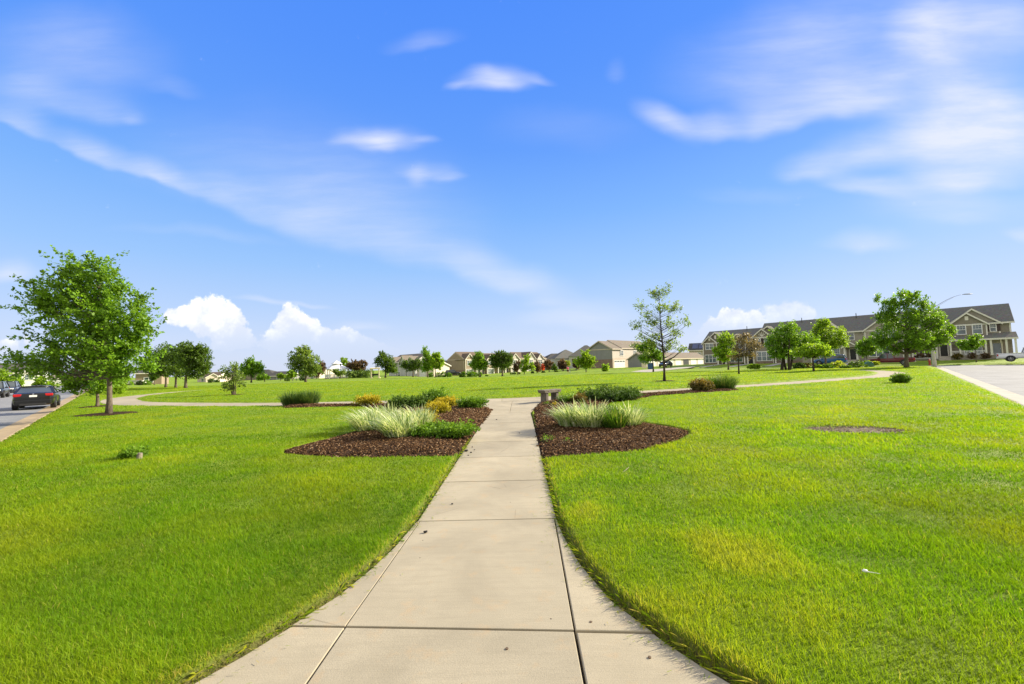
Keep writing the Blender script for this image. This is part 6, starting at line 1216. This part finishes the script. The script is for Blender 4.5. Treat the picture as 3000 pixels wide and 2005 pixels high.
PN = empty('person', tuple(pp), rad(8)); tag(PN, 'person in a bright pink shirt and dark shorts walking away beside a bicycle', 'person')
sh = 1.38; hands = []
ch = [[((0, 0, .92), .15), ((0, .02, 1.12), .145), ((0, .05, 1.32), .155), ((0, .07, 1.46), .07), ((0, .10, 1.56), .085), ((0, .11, 1.68), .10), ((0, .11, 1.74), .06)]]
for s, st_ in ((-1, .16), (1, -.14)):
    ch.append([((0, 0, .92), .15), ((s*.10, 0, .84), .10), ((s*.11, st_*.6, .48), .065), ((s*.11, st_*.5-.06, .10), .045), ((s*.11, st_*.5+.09, .03), .04)])
    ch.append([((0, .05, 1.32), .155), ((s*.19, .05, 1.36), .07), ((s*.26, .12, 1.10), .05), ((s*.26, .34, .98), .04), ((s*.255, .42, .975), .035)])
    for k in range(5):
        w = (k-2)*.016; ch.append([((s*.255, .42, .975), .035), ((s*.255+w, .47-.008*abs(k-2), .965), .011), ((s*.255+w*.9, .49-.01*abs(k-2), .935), .009)])
skinned('body', M_SKIN, ch, PN)
skinned('shirt', M_PINK, [[((0, .0, .95), .172), ((0, .02, 1.12), .17), ((0, .05, 1.30), .18), ((0, .06, 1.42), .10)], [((0, .05, 1.30), .18), ((.19, .05, 1.35), .09), ((.235, .09, 1.20), .075)], [((0, .05, 1.30), .18), ((-.19, .05, 1.35), .09), ((-.235, .09, 1.20), .075)]], PN)
skinned('shorts', M_SHORTS, [[((0, 0, .96), .165), ((0, 0, .86), .165)], [((0, 0, .86), .165), ((-.11, .05, .72), .105), ((-.115, .075, .58), .095)], [((0, 0, .86), .165), ((.11, -.04, .72), .105), ((.115, -.06, .58), .095)]], PN)
mb = MB(); mb.tube([(0, .085, 1.60), (0, .075, 1.70), (0, .09, 1.79)], [.105, .125, .06], 12); mb.build('hair', M_HAIR, PN, smooth=True)
for s, st_ in ((-1, .16), (1, -.14)): mb = MB(); mb.tube([(s*.11, st_*.5-.10, .045), (s*.11, st_*.5+.05, .05), (s*.11, st_*.5+.15, .03)], [.05, .052, .035], 10); mb.build('shoe', M_SHOE, PN, smooth=True)
mb = MB()
for s in (-1, 1): mb.tube([(s*.035, .205, 1.655), (s*.035, .215, 1.655)], .012, 8)
mb.tube([(0, .20, 1.62), (0, .235, 1.605)], .014, 6); mb.tube([(-.03, .205, 1.565), (.03, .205, 1.565)], .008, 6); mb.build('face', M_SKIN, PN)
for s in (-1, 1): mb = MB(); mb.tube([(s*.098, .10, 1.67), (s*.115, .095, 1.64), (s*.10, .10, 1.61)], .014, 6); mb.build('ear', M_SKIN, PN)
BK = empty('bicycle', (pp[0]+.42, pp[1]+.25, pp[2]), rad(90)); tag(BK, 'bicycle pushed along beside the person in pink', 'bicycle')
for x in (-.52, .52):
    mb = MB(); n = 22; mb.tube([(x+.33*math.cos(2*math.pi*k/n), 0, .335+.33*math.sin(2*math.pi*k/n)) for k in range(n+1)], .018, 6, cap=False); wv = mb.build('wheel', M_TYRE, BK); mb = MB()
    for k in range(9): a = 2*math.pi*k/9; mb.tube([(x, 0, .335), (x+.32*math.cos(a), 0, .335+.32*math.sin(a))], .003, 4)
    mb.build('spokes', M_CHROME, wv)
mb = MB(); J = dict(r=(-.52, 0, .335), f=(.52, 0, .335), bb=(-.05, 0, .29), st=(-.18, 0, .80), hd=(.36, 0, .84), hb=(.38, 0, .74))
for a, b in (('r', 'bb'), ('r', 'st'), ('bb', 'st'), ('bb', 'hb'), ('st', 'hd'), ('f', 'hd')): mb.tube([J[a], J[b]], .018, 6)
mb.build('frame', M_CWHITE, BK); mb = MB(); mb.tube([(.36, 0, .84), (.34, 0, .98)], .014, 6); mb.tube([(.30, -.28, .99), (.36, 0, .99), (.30, .28, .99)], .014, 6); mb.build('handlebar', M_PLAST, BK); mb = MB(); mb.tube([(-.32, 0, .90), (-.2, 0, .91), (-.08, 0, .90)], [.075, .06, .025], 8); mb.build('saddle', M_PLAST, BK)
# ------------------------------------------------------------------ street furniture
M_POLE = plain('pale_concrete_pole', (.50, .47, .40), .8, .06); M_ALU = plain('dull_aluminium', (.22, .225, .23), .6, .05, metal=.2)
lp = Hh(2738, 1073.5, 60); LP = empty('street_light', tuple(lp)); tag(LP, 'tall concrete street light with a long curved arm over the right road', 'street light')
mb = MB(); mb.tube([(0, 0, -.3), (0, 0, .4), (-.10, 0, 4.0), (-.16, 0, 8.0)], [.24, .23, .17, .12], 12); mb.build('pole', M_POLE, LP, smooth=True)
mb = MB(); arm = [(-.16+t*4.2, -.8*t, 7.85+2.15*math.sin(t*1.45)/math.sin(1.45)) for t in np.linspace(0, 1, 12)]; mb.tube(arm, [.038-.02*t for t in np.linspace(0, 1, 12)], 7); mb.tube([(-.15, 0, 7.45)]+[(-.16+t*4.2, -.8*t, 7.85+2.15*math.sin(t*1.45)/math.sin(1.45)-.28*(1-t)) for t in np.linspace(.15, .75, 7)], .014, 6); mb.build('arm', M_ALU, LP, smooth=True)
mb = MB(); e = np.array(arm[-1]); mb.tube([e+(-.1, 0, .0), e+(.2, -.03, .03), e+(.75, -.12, .03), e+(1.1, -.17, 0)], [.03, .07, .08, .03], 8); mb.build('lamp_head', M_ALU, LP, smooth=True)
up = Hh(2546, 1075.5, 62); UB = empty('utility_box', tuple(up), rad(-20)); tag(UB, 'green domed utility box at the end of the shrub border', 'utility box'); M_UG = plain('green_enamel', (.07, .17, .14), .5, .08)
mb = MB(); prof = [(-.46, 0), (-.46, .45), (-.40, .66), (-.24, .80), (0, .85), (.24, .80), (.40, .66), (.46, .45), (.46, 0)]; mb.prism([(x, -.38, z-.05) for x, z in prof], (0, .76, 0)); mb.build('cabinet', M_UG, UB, bevel=.03)
mb = MB(); mb.box(-.42, .42, -.395, -.379, .08, .60); mb.build('door', M_UG, UB, bevel=.006); mb = MB(); mb.box(-.6, .6, -.5, .5, -.25, -.02); mb.build('base_slab', M_STEP, UB)
hp = Hh(2724, 1069, 66); HY = empty('fire_hydrant', tuple(hp)); tag(HY, 'red fire hydrant just left of the concrete lamp post', 'hydrant'); M_HYD = plain('red_enamel', (.38, .045, .02), .5)
mb = MB(); mb.tube([(0, 0, -.1), (0, 0, .04), (0, 0, .05), (0, 0, .62), (0, 0, .64), (0, 0, .70), (0, 0, .80), (0, 0, .86)], [.18, .18, .12, .11, .15, .15, .10, .03], 12); mb.build('barrel', M_HYD, HY)
for s in (-1, 1): mb = MB(); mb.tube([(s*.09, 0, .48), (s*.22, 0, .48)], .06, 8); mb.build('outlet', M_HYD, HY)
M_ORG = plain('orange_plastic', (.80, .20, .02), .5, .05)
for k, (px, lab) in enumerate([(161, 'orange traffic barrel at the far end of the left road, left of its twin'), (166, 'orange traffic barrel at the far end of the left road, right of its twin')]):
    p = Hh(px, 1146, 100); r = empty('traffic_barrel', tuple(p)); tag(r, lab, 'barrel', 'orange traffic barrels'); mb = MB(); mb.tube([(0, 0, -.2), (0, 0, .35), (0, 0, 1.0)], [.29, .28, .20], 12); mb.build('drum', M_ORG, r); mb = MB(); mb.tube([(0, 0, .42), (0, 0, .60)], [.275, .25], 12); mb.build('white_band', M_WHITE, r)
rp = Hh(1905, 1084, 96); rb = empty('recycling_bin', tuple(rp)); tag(rb, 'blue bin at the near corner of the garage row', 'bin'); mb = MB(); mb.prism([(-.4, -.4, -.2), (.4, -.4, -.2), (.48, -.45, 1.5), (-.48, -.45, 1.5)], (0, .9, 0)); mb.build('tub', plain('blue_plastic', (.02, .08, .16), .5), rb); mb = MB(); mb.box(-.52, .52, -.5, .5, 1.5, 1.6); mb.build('lid', M_PLAST, rb)
tp = Hh(1888, 1086, 92); tb = empty('sign_board', tuple(tp)); tag(tb, 'small pale tan wooden board on two posts by the garages', 'board'); mb = MB(); mb.box(-.55, .55, -.04, .04, .55, 1.7); mb.build('panel', M_WOODC, tb)
for x in (-.42, .42): mb = MB(); mb.box(x-.05, x+.05, .04, .12, -.3, 1.7); mb.build('post', M_WOODC, tb)
fp = Hh(1966, 1085, 88); fpo = MB(); fpo.tube([(0, 0, -.3), (0, 0, 1.9)], .05, 6); tag(fpo.build('marker_post', M_PLAST, None, loc=tuple(fp)), 'thin dark post beside the lane to the garages', 'post')
# lane to the garages
lv = []
for px, py in ((1848, 1092), (1905, 1093), (1880, 1087), (1965, 1086.5), (1940, 1083), (2015, 1081.5), (1990, 1080), (2045, 1078.5)):
    z = 0.12; q = G(px, py); Yq = min(q[1], 100); h = Hh(px, py, Yq); lv.append((h[0], h[1], float(terrain(h[0], h[1]))+.10))
tag(mesh_np('garage_lane', lv, [np.array([(2*i, 2*i+1, 2*i+3, 2*i+2) for i in range(3)])], M_KERB2), kind='structure')
# ------------------------------------------------------------------ small things lying about
M_CLOD = plain('dark_clod', (.012, .010, .009), .7, .2, 30)
def clod(px, py, r, label, name='clod'):
    g = G(px, py, .01); me = MB(); n = 9; pts = []
    for j in range(5):
        for k in range(n):
            a = 2*math.pi*k/n; e = math.pi*(j+.5)/5; q = r*(1+random.uniform(-.25, .25)); pts.append((q*1.35*math.sin(e)*math.cos(a), q*math.sin(e)*math.sin(a), q*.62+q*.62*math.cos(e)))
    me.add(pts, [(j*n+k, j*n+(k+1) % n, (j+1)*n+(k+1) % n, (j+1)*n+k) for j in range(4) for k in range(n)]+[tuple(range(n)), tuple(range(4*n, 5*n))[::-1]]); o = me.build(name, M_CLOD, None, smooth=True, loc=(g[0], g[1], 0.002)); tag(o, label, 'clod', 'clods on the path')
clod(1246, 1559, .017, 'small black clod near the path joint, the largest on the paving'); clod(1325, 1476, .010, 'tiny black clod on the second slab beyond the first cross joint')
for px, py, r, lab in [(1366, 1322, .03, 'dark crumb of mulch spilled at the left bed tip, biggest of the spill'), (1380, 1326, .016, 'dark crumb of mulch right of the biggest spilled crumb'), (1390, 1318, .011, 'dark crumb of mulch farthest out on the paving'), (1372, 1334, .012, 'dark crumb of mulch nearest the camera in the spill'), (1352, 1330, .018, 'dark crumb of mulch at the very edge of the left bed'), (1455, 1230, .018, 'dark crumb on the far slabs left of the joint middle'), (1522, 1269, .014, 'dark crumb on the far slabs near the right bed'), (1384, 1310, .013, 'dark crumb of mulch behind the biggest spilled crumb')]: clod(px, py, r, lab)
M_RUSTP = plain('rusty_iron', (.13, .085, .05), .85, .3, 40)
for px, py, lab in [(1731, 1822, 'round iron survey pin set in the right flare slab'), (1485, 1900, 'dark round pit mark in the nearest middle slab'), (1903, 1925, 'round pale-rimmed pit in the nearest right slab')]:
    g = G(px, py); mb = MB(); mb.tube([(0, 0, -.03), (0, 0, .0015), (0, 0, .002)], [.009, .009, .006], 14); o = mb.build('iron_pin', M_RUSTP, None, loc=(g[0], g[1], 0)); tag(o, lab, 'pin', 'pins and pits in the paving')
M_LITW = plain('white_plastic', (.82, .82, .80), .4, .03); g = G(2540, 1680, .09); LI = empty('plastic_spoon', (g[0], g[1], .095), rad(-15)); tag(LI, 'white plastic spoon lying on the right lawn', 'litter')
mb = MB(); mb.tube([(-.028, 0, .010), (-.018, 0, .012), (.0, 0, .010), (.008, 0, .006)], [.004, .011, .010, .003], 8); mb.build('bowl', M_LITW, LI, smooth=True); mb = MB(); mb.tube([(.006, 0, .007), (.085, .01, -.004)], [.0028, .002], 6); mb.build('handle', M_LITW, LI)
g = G(1835, 1380, .07); mb = MB(); mb.tube([(-.06, -.03, .0), (0, 0, .03), (.05, .035, .055)], [.004, .005, .003], 6); tag(mb.build('dry_twig', plain('bleached_twig', (.62, .52, .36), .8), None, loc=(g[0], g[1], .06)), 'short pale dry twig stuck in the lawn before the right bed', 'twig')
